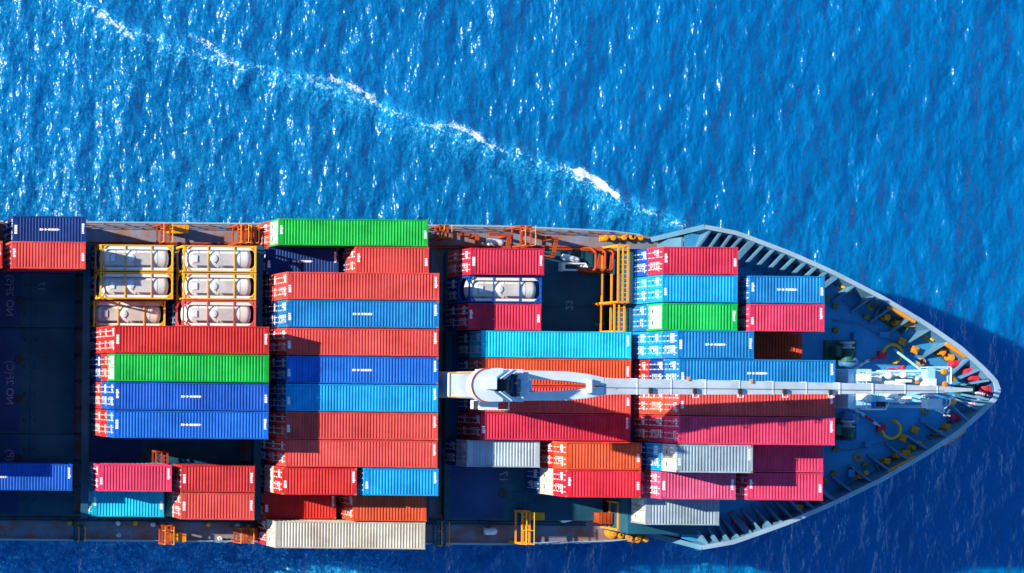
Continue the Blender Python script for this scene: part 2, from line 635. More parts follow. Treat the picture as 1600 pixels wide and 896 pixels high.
    L.new(nm.outputs[0], df.inputs['Normal'])
    d2 = N.new('ShaderNodeBsdfDiffuse')
    L.new(col, d2.inputs['Color'])
    L.new(nm.outputs[0], d2.inputs['Normal'])
    body = N.new('ShaderNodeMixShader')
    body.inputs[0].default_value = 0.38
    L.new(df.outputs[0], body.inputs[1])
    L.new(d2.outputs[0], body.inputs[2])
    gl = N.new('ShaderNodeBsdfGlossy')
    gl.inputs['Roughness'].default_value = GLR
    L.new(bp.outputs[0], gl.inputs['Normal'])
    fr = N.new('ShaderNodeFresnel')
    fr.inputs['IOR'].default_value = 1.333
    L.new(bp.outputs[0], fr.inputs['Normal'])
    ms = N.new('ShaderNodeMixShader')
    L.new(fr.outputs[0], ms.inputs[0])
    L.new(body.outputs[0], ms.inputs[1])
    L.new(gl.outputs[0], ms.inputs[2])
    L.new(ms.outputs[0], N['Material Output'].inputs['Surface'])
    me.materials.append(m)
    o = bpy.data.objects.new('sea', me)
    sc.collection.objects.link(o)
    o.location.z = ZSEA
    o['kind'] = 'structure'
    return o


make_sea()

# ------------------------------------------------------------------ the ship
ship = thing('container_ship', 'dark blue container ship, its bow pointing right, loaded with stacked containers', 'ship', (60, 0, 0))
SX = 60.0


def part(mb, name, mat, parent=None, label=None, smooth=False):
    """ship part given in world coordinates"""
    p = parent or ship
    off = Vector((SX, 0, 0))
    mb.v = [(x - SX, y, z) for x, y, z in mb.v]
    o = mb.build(name, mat, p, smooth=smooth)
    if label:
        o['label'] = label
    return o


def sub(mb, name, mat, parent, smooth=False):
    return part(mb, name, mat, parent, smooth=smooth)


Z_DECK, Z_HATCH, Z_FC, Z_RAIL, Z_FHATCH = 10.3, 11.6, 14.8, 16.5, 15.5
RAILX = [93.9, 96.9, 101.9, 105.7, 110.3, 114.3, 117.6, 119.8, 120.8, 121.1]
RAILY = [14.85, 14.3, 12.45, 10.8, 8.5, 6.15, 3.9, 1.95, 0.8, 0.0]


def rail_half(x):
    return float(np.interp(x, RAILX, RAILY))


def deck_half(x):
    return float(np.interp(x, [-60, -52, -40, 78, 88, 93.5], [12.0, 14.2, 15.1, 15.1, 14.75, 14.1]))


# hull plating, lofted from below the waterline up to the main deck and the forecastle
def hull_mesh():
    levels = [-3.0, 0.0, 5.0, Z_DECK]
    tips = [115.0, 114.5, 116.8, 119.0]
    full = [0.62, 0.66, 0.86, 0.965]
    mb = MB()
    ns = 64
    rows = []
    for z, tip, fu in zip(levels, tips, full):
        pts = []
        for i in range(ns + 1):
            s = i / ns
            x = -60 + (tip + 60) * (s ** 0.75)
            if x < 60:
                hw = deck_half(x)
            else:
                t = (x - 60) / (tip - 60)
                hw = 15.1 * (1 - t ** (2.0 + 5.0 * fu ** 2)) ** (1.0 if fu > 0.8 else 1.15)
                hw = min(hw, deck_half(min(x, 93.5)))
            if z <= 0:
                hw -= 0.02
            pts.append((x, max(hw, 0.0)))
        rows.append(pts)
    for sgn in (1, -1):
        for k in range(len(levels) - 1):
            for i in range(ns):
                a, b_, c, d = rows[k][i], rows[k][i + 1], rows[k + 1][i + 1], rows[k + 1][i]
                mb.add([(a[0], sgn * a[1], levels[k]), (b_[0], sgn * b_[1], levels[k]), (c[0], sgn * c[1], levels[k + 1]), (d[0], sgn * d[1], levels[k + 1])], [(0, 1, 2, 3)])
    for k in range(len(levels) - 1):      # transom
        a, d = rows[k][0], rows[k + 1][0]
        mb.add([(a[0], -a[1], levels[k]), (a[0], a[1], levels[k]), (d[0], d[1], levels[k + 1]), (d[0], -d[1], levels[k + 1])], [(0, 1, 2, 3)])
    return mb, rows[-1]


mb, deck_edge = hull_mesh()
part(mb, 'hull', M_HULL)
# main deck sheet
mb = MB()
pts = [(x, h) for x, h in deck_edge if h > 0.3 and x < 112]
poly = [(x, h - 0.01) for x, h in pts] + [(x, -h + 0.01) for x, h in pts[::-1]]
mb.add([(x, y, Z_DECK) for x, y in poly], [tuple(range(len(poly)))])
part(mb, 'main_deck', M_DECK)
# fish plate along the deck edge
for sgn in (1, -1):
    mb = MB()
    e = [(x, sgn * (h + 0.02)) for x, h in deck_edge if 5 < x < 93]
    for a, b_ in zip(e[:-1], e[1:]):
        mb.bar((a[0], a[1], Z_DECK + 0.06), (b_[0], b_[1], Z_DECK + 0.06), 0.14, 0.2)
    part(mb, 'deck_edge', M_RAIL)

# forecastle: shell plating, bulkhead, deck, bulwark, rail cap, stays
xs = np.concatenate([np.linspace(93.9, 117.5, 26), [118.6, 119.4, 119.9, 120.4, 120.8, 121.0, 121.1]])
rail = [(x, rail_half(x)) for x in xs]
shell = MB()
for sgn in (1, -1):
    for (x0, y0), (x1, y1) in zip(rail[:-1], rail[1:]):
        def low(x, y):
            t = (x - 93.9) / 27.2
            return (93.9 + (119.0 - 93.9) * t, max(0.0, min(y * 0.985 - 0.4 * t, deck_half(93.5)) if y > 0.5 else 0.0))
        l0, l1 = low(x0, y0), low(x1, y1)
        shell.add([(l0[0], sgn * l0[1], Z_DECK), (l1[0], sgn * l1[1], Z_DECK), (x1, sgn * y1, Z_RAIL), (x0, sgn * y0, Z_RAIL)], [(0, 1, 2, 3)])
shell.v = list(shell.v)
part(shell, 'bow_shell', M_HULL)
mb = MB()
mb.box(92.7, 92.9, -13.9, 13.9, Z_DECK, Z_FC - 0.1)
part(mb, 'forecastle_bulkhead', M_BUL)


def inset(x, y, d):
    """point d metres inside the rail, square to it"""
    e = 0.3
    dx = 2 * e
    dyv = rail_half(x + e) - rail_half(x - e) if x < 120.5 else -1.2
    n = math.hypot(dx, dyv)
    return (x + dyv / n * d, y - dx / n * d)


inner = [inset(x, y, 0.55) for x, y in rail if x < 120.6]
inner = [(x, y) for x, y in inner if y > 0.05]
mb = MB()
poly = [(92.9, 14.0)] + [(x, y) for x, y in inner] + [(x, -y) for x, y in inner[::-1]] + [(92.9, -14.0)]
mb.add([(x, y, Z_FC) for x, y in poly], [tuple(range(len(poly)))])
part(mb, 'forecastle_deck', M_FDECK)
for sgn in (1, -1):
    # inner bulwark plating (deck line to rail) with real thickness
    mb = MB()
    rr = [p for p in rail if p[0] < 120.7]
    for (a, b_) in zip(rr[:-1], rr[1:]):
        i0, i1 = inset(*a, 0.56), inset(*b_, 0.56)
        j0, j1 = inset(*a, 0.30), inset(*b_, 0.30)
        mb.add([(i0[0], sgn * max(i0[1], 0), Z_FC - 0.05), (i1[0], sgn * max(i1[1], 0), Z_FC - 0.05), (j1[0], sgn * max(j1[1], 0), Z_RAIL - 0.02), (j0[0], sgn * max(j0[1], 0), Z_RAIL - 0.02)], [(0, 1, 2, 3)])
    part(mb, 'bulwark', M_BUL)
    # cap
    mb = MB()
    o_, i_ = [], []
    for x, y in rail:
        o_.append((x + (0.06 if x > 120 else 0), y + 0.06))
        a = inset(x, y, 0.34) if x < 120.9 else (x - 0.34, 0)
        i_.append((a[0], max(a[1], 0)))
    for k in range(len(rail) - 1):
        q = [o_[k], o_[k + 1], i_[k + 1], i_[k]]
        vs = [(x, sgn * y, Z_RAIL) for x, y in q] + [(x, sgn * y, Z_RAIL + 0.12) for x, y in q]
        mb.add(vs, [(4, 5, 6, 7), (0, 1, 5, 4), (2, 3, 7, 6), (3, 2, 1, 0)])
    part(mb, 'rail_cap', M_RAIL)
    # sloping wing down to the main deck
    a = P(1102, 353, Z_RAIL)
    mb = MB()
    mb.bar((93.95, sgn * 14.75, Z_RAIL + 0.05), (91.9, sgn * 13.95, Z_DECK + 0.5), 0.45, 0.14)
    mb.add([(93.9, sgn * 14.72, Z_RAIL), (91.9, sgn * 13.9, Z_DECK + .5), (91.9, sgn * 13.8, Z_DECK), (93.9, sgn * 13.8, Z_DECK)], [(0, 1, 2, 3)])
    part(mb, 'bulwark_wing', M_BUL)
# stays: triangular plates from the rail in to the deck
stay_x = list(np.arange(94.6, 106.6, 0.98)) + [106.2, 107.9, 109.7, 111.5, 113.2, 114.9, 116.6]
for sgn in (1, -1):
    for k, x in enumerate(stay_x):
        dpt = 2.25 if x < 104.7 else 1.95
        y = rail_half(x)
        p0 = inset(x, y, 0.2)
        p1 = inset(x, y, 0.55)
        p2 = inset(x, y, dpt)
        # stays lean aft a little, as on the ship
        p2 = (p2[0] - (0.35 if x < 104.7 else 0.5), p2[1])
        mb = MB()
        t = 0.09 if k != 4 else 0.25
        dr = Vector((p2[0] - p0[0], p2[1] - p0[1], 0)).normalized()
        nn = Vector((-dr.y, dr.x, 0)) * t
        prof = [(p0[0], p0[1], Z_RAIL - 0.03), (p2[0], p2[1], Z_FC + 0.22), (p2[0], p2[1], Z_FC), (p1[0], p1[1], Z_FC)]
        vs = [(a + nn.x, sgn * (b_ + nn.y), c) for a, b_, c in prof] + [(a - nn.x, sgn * (b_ - nn.y), c) for a, b_, c in prof]
        mb.add(vs, [(0, 1, 2, 3), (7, 6, 5, 4), (0, 4, 5, 1), (1, 5, 6, 2), (2, 6, 7, 3), (3, 7, 4, 0)])
        part(mb, 'bulwark_stay', M_BUL)
for an in (-62, -38, -16, 16, 38, 62):   # radial stays at the stem
    mb = MB()
    c, s = math.cos(R(an)), math.sin(R(an))
    q = Vector((116.6 + 3.9 * c, 3.3 * s, 0))
    p = Vector((116.6 + 1.7 * c, 1.5 * s, 0))
    mb.bar((p.x, p.y, Z_FC + 0.25), (q.x, q.y, Z_RAIL - 0.35), 0.18, 0.5)
    part(mb, 'stem_stay', M_BUL)

# hatch coamings and hatch covers
BAYS = [(-30, -16.5), (-15.5, -2), (-1, 12.5), (13.5, 27), (29.0, 37.2), (38.3, 52.9), (54.2, 68.6), (72.2, 87.2)]


def text_mesh(s, size, name='lettering', mirror=True):
    c = bpy.data.curves.new('lettering', 'FONT')
    c.body = s
    c.size = size
    c.align_x = 'CENTER'
    c.align_y = 'CENTER'
    c.extrude = 0.004
    o = bpy.data.objects.new('tmp_text', c)
    sc.collection.objects.link(o)
    dg = bpy.context.evaluated_depsgraph_get()
    me = bpy.data.meshes.new_from_object(o.evaluated_get(dg))
    bpy.data.objects.remove(o)
    bpy.data.curves.remove(c)
    me.name = name
    if mirror:
        me.transform(Matrix.Scale(-1, 4, (0, 1, 0)))
        me.flip_normals()
    me.transform(Matrix.Rotation(math.pi / 2, 4, 'Z'))
    return me


for bi, (x0, x1) in enumerate(BAYS):
    mb = MB()
    mb.box(x0 + 0.25, x1 - 0.25, -12.4, 12.4, Z_DECK, Z_HATCH - 0.42)
    part(mb, 'hatch_coaming', M_HATCH)
    for nm, ya, yb in (('S', 5.05, 12.7), ('C', -5.0, 5.0), ('P', -12.7, -5.05)):
        mb = MB()
        mb.box(x0, x1, ya, yb, Z_HATCH - 0.42, Z_HATCH)
        # raised seams and lashing pads
        mb.box((x0 + x1) / 2 - 0.06, (x0 + x1) / 2 + 0.06, ya + 0.1, yb - 0.1, Z_HATCH, Z_HATCH + 0.05)
        yy = ya + 1.3
        while yy < yb - 0.6:
            for xx in (x0 + 0.35, x1 - 0.35, (x0 + x1) / 2 - 0.5, (x0 + x1) / 2 + 0.5):
                mb.box(xx - 0.16, xx + 0.16, yy - 0.16, yy + 0.16, Z_HATCH, Z_HATCH + 0.09)
            yy += 2.52
        hc = bev(part(mb, 'hatch_cover', M_HATCH), 0.02, 1)
        mb = MB()
        xm = x0 + (x1 - x0) * 0.37
        mb.box(x0 + 0.6, xm, ya + 0.2, yb - 0.2, Z_HATCH, Z_HATCH + 0.006)
        yy = ya + 0.4
        sub(mb, 'cover_panel', M_HATCH2, hc)
        for yy in (ya + (yb - ya) * 0.33, ya + (yb - ya) * 0.7):
            mb = MB()
            mb.box(xm + 0.3, x1 - 0.6, yy - 0.05, yy + 0.05, Z_HATCH, Z_HATCH + 0.06)
            sub(mb, 'stiffener', M_HATCH, hc)
            mb = MB()
            mb.lathe((xm - 0.05, yy, Z_HATCH + 0.007), (0, 0, 1), [(0, 0.42), (0.05, 0.42), (0.07, 0.3)], 16)
            sub(mb, 'access_lid', M_BLACK, hc)
        if bi == 4:
            me = text_mesh('NO 2F(%s)' % nm, 1.0)
            pt = {'S': P(15, 462, Z_HATCH), 'C': P(15, 598, Z_HATCH), 'P': P(15, 735, Z_HATCH)}[nm]
            link('lettering', me, M_DIM, hc, (pt.x - SX, pt.y, Z_HATCH + 0.014))
            if nm == 'S':
                me = text_mesh('17', 0.9)
                pt = P(64, 448, Z_HATCH)
                link('lettering', me, M_DIM, hc, (pt.x - SX, pt.y, Z_HATCH + 0.014))
        if bi == 7 and nm == 'S':
            pt = P(889, 477, Z_HATCH)
            link('lettering', text_mesh('23', 0.95), M_DIM, hc, (pt.x - SX, pt.y, Z_HATCH + 0.014))
        if bi == 7 and nm == 'P':
            pt = P(786, 745, Z_HATCH)
            link('lettering', text_mesh('17', 1.1), M_DIM, hc, (pt.x - SX, pt.y, Z_HATCH + 0.014))
# fore hold: raised hatch under the last stacks
mb = MB()
mb.box(87.75, 92.68, -13.6, 12.7, Z_DECK, Z_FHATCH - 0.45)
part(mb, 'hatch_coaming', M_HATCH)
mb = MB()
mb.box(92.92, 102.4, -9.9, 9.9, Z_FC, Z_FHATCH - 0.45)
part(mb, 'hatch_coaming', M_HATCH)
for ya, yb, xb in ((5.05, 12.7, 102.5), (-5.0, 5.0, 102.5), (-10.1, -5.05, 102.5)):
    mb = MB()
    if ya > 5:
        mb.box(87.6, 95.0, ya, yb, Z_FHATCH - 0.45, Z_FHATCH)
        mb.box(95.0, xb, ya, 10.1, Z_FHATCH - 0.45, Z_FHATCH)
    else:
        mb.box(87.6, xb, ya, yb, Z_FHATCH - 0.45, Z_FHATCH)
    part(mb, 'hatch_cover', M_HATCH)
mb = MB()
mb.box(87.6, 95.0, -13.6, -10.15, Z_FHATCH - 0.45, Z_FHATCH)
part(mb, 'hatch_cover', M_HATCH)

# ------------------------------------------------------------------ containers
W2 = 1.22
MESH = {}


def cont_meshes(L, h):
    key = (L, round(h, 2))
    if key in MESH:
        return MESH[key]
    d = {}
    H = h - 0.05
    # roof: pressed ribs across the width
    mb = MB()
    x, xe = 0.42, L - 0.42
    n = int((xe - x) / 0.27)
    pt = (xe - x) / n
    prof = []
    for i in range(n):
        a = x + i * pt
        prof += [(a, -0.005), (a + pt * 0.30, -0.005), (a + pt * 0.50, -0.05), (a + pt * 0.80, -0.05)]
    prof.append((xe, -0.005))
    y0, y1 = -W2 + 0.10, W2 - 0.10
    vs = []
    for px, pz in prof:
        vs += [(px, y0, H - 0.02 + pz), (px, y1, H - 0.02 + pz)]
    fs = [(2 * i, 2 * i + 2, 2 * i + 3, 2 * i + 1) for i in range(len(prof) - 1)]
    mb.add(vs, fs)
    # flat header plates at both ends, closed edge under the rib ends
    mb.box(0.06, 0.425, -W2 + 0.05, W2 - 0.05, H - 0.1, H - 0.022)
    mb.box(L - 0.425, L - 0.06, -W2 + 0.05, W2 - 0.05, H - 0.1, H - 0.022)
    d['roof'] = mb.mesh('roof')
    # corrugated sides, front wall, floor
    mb = MB()
    n = int((L - 0.5) / 0.45)
    pt = (L - 0.5) / n
    for sgn in (1, -1):
        prof = []
        for i in range(n):
            a = 0.25 + i * pt
            prof += [(a, 0.03), (a + pt * 0.35, 0.03), (a + pt * 0.5, 0.075), (a + pt * 0.85, 0.075)]
        prof.append((L - 0.25, 0.03))
        vs = []
        for px, py in prof:
            vs += [(px, sgn * (W2 - py), 0.16), (px, sgn * (W2 - py), H - 0.1)]
        mb.add(vs, [(2 * i, 2 * i + 2, 2 * i + 3, 2 * i + 1) for i in range(len(prof) - 1)])
    mb.box(L - 0.12, L - 0.05, -W2 + 0.1, W2 - 0.1, 0.14, H - 0.11)
    mb.box(0.12, L - 0.12, -W2 + 0.12, W2 - 0.12, 0.08, 0.15)
    d['body'] = mb.mesh('body')
    # frame: rails, posts
    mb = MB()
    for sy in (1, -1):
        ya, yb = sorted((sy * (W2 - 0.11), sy * W2))
        mb.box(0.18, L - 0.18, ya, yb, H - 0.12, H)
        mb.box(0.18, L - 0.18, ya, yb, 0.0, 0.17)
        for xx in (0.0, L - 0.16):
            ya2, yb2 = sorted((sy * (W2 - 0.16), sy * W2))
            mb.box(xx, xx + 0.16, ya2, yb2, 0.13, H - 0.12)
    for xx in (0.0, L - 0.12):
        mb.box(xx, xx + 0.12, -W2 + 0.18, W2 - 0.18, H - 0.15, H - 0.01)
        mb.box(xx, xx + 0.12, -W2 + 0.18, W2 - 0.18, 0.0, 0.15)
    for xx in (-0.012, L - 0.178):
        for sy in (1, -1):
            ya, yb = sorted((sy * (W2 - 0.175), sy * (W2 + 0.008)))
            mb.box(xx, xx + 0.19, ya, yb, H - 0.115, H + 0.012, 1)
            mb.box(xx, xx + 0.19, ya, yb, -0.012, 0.135, 1)
    d['frame'] = mb.mesh('frame')
    # door leaves with shallow recessed panels (outer face on -x)
    for sy, nm in ((1, 'door_a'), (-1, 'door_b')):
        mb = MB()
        ya, yb = sorted((sy * 0.015, sy * (W2 - 0.17)))
        mb.box(0.03, 0.08, ya, yb, 0.16, H - 0.16)
        nz = 5
        for k in range(nz):
            za = 0.26 + k * (H - 0.52) / nz
            mb.box(0.012, 0.03, ya + 0.08, yb - 0.08, za, za + (H - 0.52) / nz * 0.62)
        d[nm] = mb.mesh('door')
        mb = MB()
        for f in (0.28, 0.72):
            yy = ya + (yb - ya) * f
            mb.tube((-0.03, yy, 0.08), (-0.03, yy, H - 0.08), 0.022, n=6)
            for zz in (0.3, 1.0, 1.7, H - 0.3):
                mb.box(-0.045, 0.012, yy - 0.06, yy + 0.06, zz - 0.05, zz + 0.05)
            mb.box(-0.06, -0.03, yy - 0.02, yy + 0.38 * (1 if f < .5 else -1), 0.92, 0.97) if f < .5 else mb.box(-0.06, -0.03, yy - 0.38, yy + 0.02, 0.92, 0.97)
        d[nm + '_bar'] = mb.mesh('locking_bars')
    # stencilled blocks of text on the doors: illegible rows, several layouts
    for var in range(8):
        r = random.Random(100 + var)
        for sy, nm in ((1, 'a'), (-1, 'b')):
            mb = MB()
            ya, yb = sorted((sy * 0.1, sy * (W2 - 0.24)))
            z = H - 0.30 - r.uniform(0, 0.5)
            if nm == 'b':
                rows = [(0.17, 0.95), (0.15, 0.7)] + [(0.07, r.uniform(0.5, 0.9)) for _ in range(7)]
            else:
                rows = [(0.34, 0.8)] + [(0.10, r.uniform(0.3, 0.7)) for _ in range(r.randint(1, 3))]
            if var % 3 == 2:
                rows = rows[:2]
            if var in (1, 6) and nm == 'a':
                rows = [(0.62, 0.9)]
            for hh, ww in rows:
                yy = yb if nm == 'b' else yb
                end = yb - (yb - ya) * ww
                while yy > end + 0.05:
                    wd = r.uniform(0.06, 0.2)
                    mb.box(0.006, 0.014, max(end, yy - wd), yy, z - hh, z)
                    yy -= wd + r.choice((0.03, 0.04, 0.09))
                z -= hh + r.uniform(0.06, 0.2)
                if z < 0.4:
                    break
            d['let_%s%d' % (nm, var)] = mb.mesh('lettering')
    # number strips across the roof ends, and the small line of figures in the middle
    z0, z1 = H - 0.024, H - 0.016
    r = random.Random(5)
    for nm, xx, ya, yb in (('num_a0', 0.12, -0.42, 0.35), ('num_b0', L - 0.40, -0.35, 0.42), ('num_a1', 0.12, -0.62, 0.05), ('num_b1', L - 0.40, -0.1, 0.7), ('num_a2', 0.16, -0.2, 0.5), ('num_b2', L - 0.36, -0.5, 0.1)):
        mb = MB()
        mb.box(xx + 0.1, xx + 0.13, ya, yb, z0, z1 - 0.003)
        yy = ya
        while yy < yb:
            wd = r.uniform(0.10, 0.22)
            mb.box(xx, xx + r.choice((0.2, 0.24, 0.27)), yy, yy + wd, z0, z1)
            yy += wd + 0.035
        d[nm] = mb.mesh('number_strip')
    mb = MB()
    xx = L / 2 - 0.9
    mb.box(xx, L / 2 + 0.95, -0.02, 0.02, z0, z1)
    while xx < L / 2 + 0.95:
        wd = r.uniform(0.10, 0.2)
        mb.box(xx, xx + wd, -0.10, 0.10, z0, z1 + 0.004)
        xx += wd + r.choice((0.04, 0.04, 0.16))
    d['num_m'] = mb.mesh('number_strip')
    MESH[key] = d
    return d


CN = [0]
GRP = 'freight containers stacked on the ship'


def container(x0, y, z, L, h, colour, label, num=0, lett=True, doorcol=None, group=GRP, seen=True):
    d = cont_meshes(L, h)
    CN[0] += 1
    i = CN[0]
    kind = 'long_container' if L > 10 else 'short_container'
    t = thing(kind, label, 'container', (x0, y + random.uniform(-.012, .012), z), group)
    m = cm(colour)
    link('body', d['body'], m, t)
    link('roof', d['roof'], m, t)
    link('frame', d['frame'], [m, M_CAST if i % 2 else m], t)
    dm = cm(doorcol or colour)
    var = (i * 5 + i // 7) % 8
    for nm in ('a', 'b'):
        dr = link('door', d['door_' + nm], dm, t)
        if doorcol and doorcol != colour:
            dr['label'] = COL[doorcol][0].replace(' paint', '') + ' door'
        if seen:
            link('locking_bars', d['door_%s_bar' % nm], M_BAR, dr)
            if lett:
                link('lettering', d['let_%s%d' % (nm, var)], M_MARK, dr)
    for nm in {0: ('num_a', 'num_b'), 1: ('num_a', 'num_b', 'num_m'), 2: ('num_a',), 3: ('num_b',)}.get(num, ()):
        link('number_strip', d[nm if nm == 'num_m' else nm + str((i * 7) % 3)], M_MARK, t)
    return t


NAMES = {'red': 'red', 'coral': 'coral red', 'crimson': 'crimson', 'brightred': 'bright red', 'pink': 'raspberry pink', 'rose': 'rose pink',
         'orange': 'orange', 'brick': 'dark red', 'green': 'green', 'mint': 'light green', 'blue': 'blue', 'royal': 'royal blue', 'navy': 'navy blue',
         'steel': 'steel blue', 'azure': 'azure blue', 'cyan': 'turquoise', 'teal': 'teal', 'white': 'off white', 'paleg': 'pale mint', 'grey': 'pale grey'}


def row_y(k):
    return (6.5 - k) * 2.52


LF, LS, TH = 13.7, 6.7, 2.7
ORD = {1: 'second down', 2: 'third down', 3: 'fourth down'}


def stack(x0, row, L, base, cols, label, short, num=0, th=TH, doorcol=None, y=None):
    """cols from the top down; label is for the top one, short names the stack for the lower ones"""
    n = len(cols)
    for j, c in enumerate(cols):
        z = base + (n - 1 - j) * th
        lb = label if j == 0 else '%s container %s, under the %s' % (NAMES[c], ORD[j], short)
        container(x0, row_y(row) if y is None else y, z, L, th, c, lb, num if j == 0 else None, doorcol=doorcol if j == 0 else None)


B2F, B2A, B2B = 38.55, 38.4, 46.0
B3F, B3A, B3B = 54.65, 54.4, 61.75
B4F, B4A, B4B = 73.35, 72.3, 80.0
B5F, B5A, B5B = 88.1, 87.9, 95.7
H0, H5 = Z_HATCH, Z_FHATCH

# --- bay aft of the frame: the stacks whose shadow fills the left of the picture
for rw in range(3, 13):
    for lv in range(2 if rw == 10 else 3):
        container(15.0, row_y(rw), H0 + lv * TH, LF, TH, ['red', 'royal', 'brick', 'navy', 'coral', 'blue', 'grey'][(rw * 2 + lv) % 7],
                  'container in the bay beyond the left edge of the photo', None, lett=False, group='containers beyond the left edge of the photo', seen=False)
# --- bay 1
stack(30.35, 1, LS, H0, ['navy', 'navy'], 'navy short container with white bars at its roof ends, at top left by the water', 'navy short container at top left by the water', 1)
stack(29.75, 2, LS, H0, ['coral', 'red', 'navy'], 'coral short container beside the navy one in the top left corner', 'coral short container in the top left corner', 0)
stack(22.25, 1, LS, H0, ['coral', 'brick'], 'coral container end cut by the left edge, behind the navy short container', 'cut off coral container beside the water', 0)
stack(22.25, 2, LS, H0, ['red', 'red', 'navy'], 'red container end cut by the left edge, behind the coral short container', 'cut off red container near the corner', 0)
stack(22.3, 10, LF, H0, ['royal', 'navy'], 'royal blue container cut by the left edge, half in shadow, low on the left', 'royal blue container cut by the left edge', 1)
# --- bay 2
stack(B2F, 5, LF, H0, ['red', 'red', 'red', 'navy'], 'long red container directly below the yellow framed tanks', 'long red one below the yellow framed tanks', 0)
stack(B2F, 6, LF, H0, ['green', 'red', 'navy', 'navy'], 'long green scuffed container between the red and the blue ones on the left', 'long green one in the middle left', None, doorcol='paleg')
stack(B2F, 7, LF, H0, ['royal', 'blue', 'red', 'navy'], 'long royal blue container directly under the green one on the left', 'long blue one beside the green one', 1)
stack(B2F, 8, LF, H0, ['blue', 'red', 'coral', 'teal'], 'long blue container above the dark empty hatch on the left', 'long blue one beside the dark empty hatch', 1)
stack(B2A, 10, LS, H0, ['pink', 'azure'], 'short pinkish red container beside the half shaded turquoise one at lower left', 'short pinkish red one at lower left', 0)
stack(B2B, 10, LS, H0, ['brick', 'navy'], 'short dark red container with a wide ribbed stained roof at lower left', 'short dark red one with the stained roof', 0)
stack(B2A, 11, LS, H0, ['cyan'], 'short turquoise container half in shadow at lower left', 'short turquoise one', 0)
stack(B2B, 11, LS, H0, ['coral', 'white'], 'short coral red container with a lit pale front, beside the dark red one', 'short coral red one at lower left', 0)
# --- bay 3
stack(B3F, 1, LF, H0, ['green', 'coral'], 'long bright green container at the ship side, topmost row by the water', 'long green one at the ship side', 0, doorcol='paleg')
stack(B3A, 2, LS, H0, ['navy'], 'short navy container low in the gap beside the long green one', 'short navy one', 1)
stack(B3B, 2, LS, H0, ['coral', 'navy'], 'short coral container right of the low navy one, behind the long green one', 'short coral one behind the long green one', 0)
stack(B3F, 3, LF, H0, ['coral', 'coral', 'navy'], 'long coral container with lit doors, directly above the long steel blue one', 'long coral one with lit doors', 0)
stack(B3F, 4, LF, H0, ['steel', 'navy', 'navy'], 'long steel blue container with a white figure line, between two coral ones', 'long steel blue one between two coral ones', 1)
stack(B3F, 5, LF, H0, ['coral', 'brick', 'navy'], 'long coral container with a slanting shadow corner, below the steel blue one', 'long coral one with the slanting shadow corner', 0)
stack(B3F, 6, LF, H0, ['blue', 'navy', 'navy'], 'long mid blue container with a white figure line, above the azure one', 'long mid blue one above the azure one', 1)
stack(B3F, 7, LF, H0, ['azure', 'navy', 'brick'], 'long azure container with a shaded left end, amidships', 'long azure one amidships', 0)
stack(B3F, 8, LF, H0, ['coral', 'brick', 'navy'], 'long coral container directly below the azure one', 'long coral one below the azure one', 0)
stack(B3F, 9, LF, H0, ['coral', 'red', 'navy'], 'long coral red container above the short red and short azure pair', 'long coral red one above the short pair', 3)
stack(B3A, 10, LS, H0, ['red', 'white', 'navy'], 'short red container with white marked doors, left of the short azure one', 'short red one left of the short azure one', 0)
stack(B3B, 10, LS, H0, ['azure', 'navy', 'navy'], 'short azure container right of the short red one, lower middle', 'short azure one in the lower middle', 0)
stack(B3A, 11, LS, H0, ['red'], 'short red container deep in shadow behind the long off white one', 'short red one deep in shadow', 0)
stack(B3B, 11, LS, H0, ['orange', 'red'], 'short orange container half shaded, beside the long off white one', 'short orange one beside the off white one', None)
stack(B3F, 12, LF, H0, ['white', 'red'], 'long off white container at the lower ship side by the water', 'long off white one by the water', None)
# --- bay 4
stack(B4A, 2, LS, H0, ['crimson', 'coral'], 'short crimson container beside the blue framed tank near the ship side', 'short crimson one beside the blue framed tank', 0)
stack(B4A, 4, LS, H0, ['crimson', 'navy'], 'short crimson container half shaded, below the blue framed tank', 'short crimson one below the blue framed tank', 0, th=2.45)
stack(B4F, 5, LF, H0, ['cyan', 'teal'], 'long turquoise container above the crane', 'long turquoise one above the crane', 3)
stack(B4F, 6, LF, H0, ['orange', 'navy'], 'long orange container seen on both sides of the crane arms', 'long orange one at the crane arms', 3)
stack(B4F, 7, LF, H0, ['coral', 'navy'], 'long coral container mostly in the shadow below the crane', 'long coral one below the crane', 3)
stack(B4F, 8, LF, H0, ['crimson', 'brick'], 'long crimson container with the wedge shaped crane shadow across it', 'long crimson one with the crane shadow', 0)
stack(B4A, 9, LS, H0, ['grey', 'navy'], 'short pale grey container half in blue shadow, left of the short orange one', 'short pale grey one half in shadow', None, th=2.45)
stack(B4B, 9, LS, H0, ['orange', 'red', 'navy'], 'short orange container above the bright red one', 'short orange one above the bright red one', 3)
stack(B4B, 10, LS, H0, ['brightred', 'white', 'navy'], 'short bright red container with a white one below it', 'short bright red one', 0)
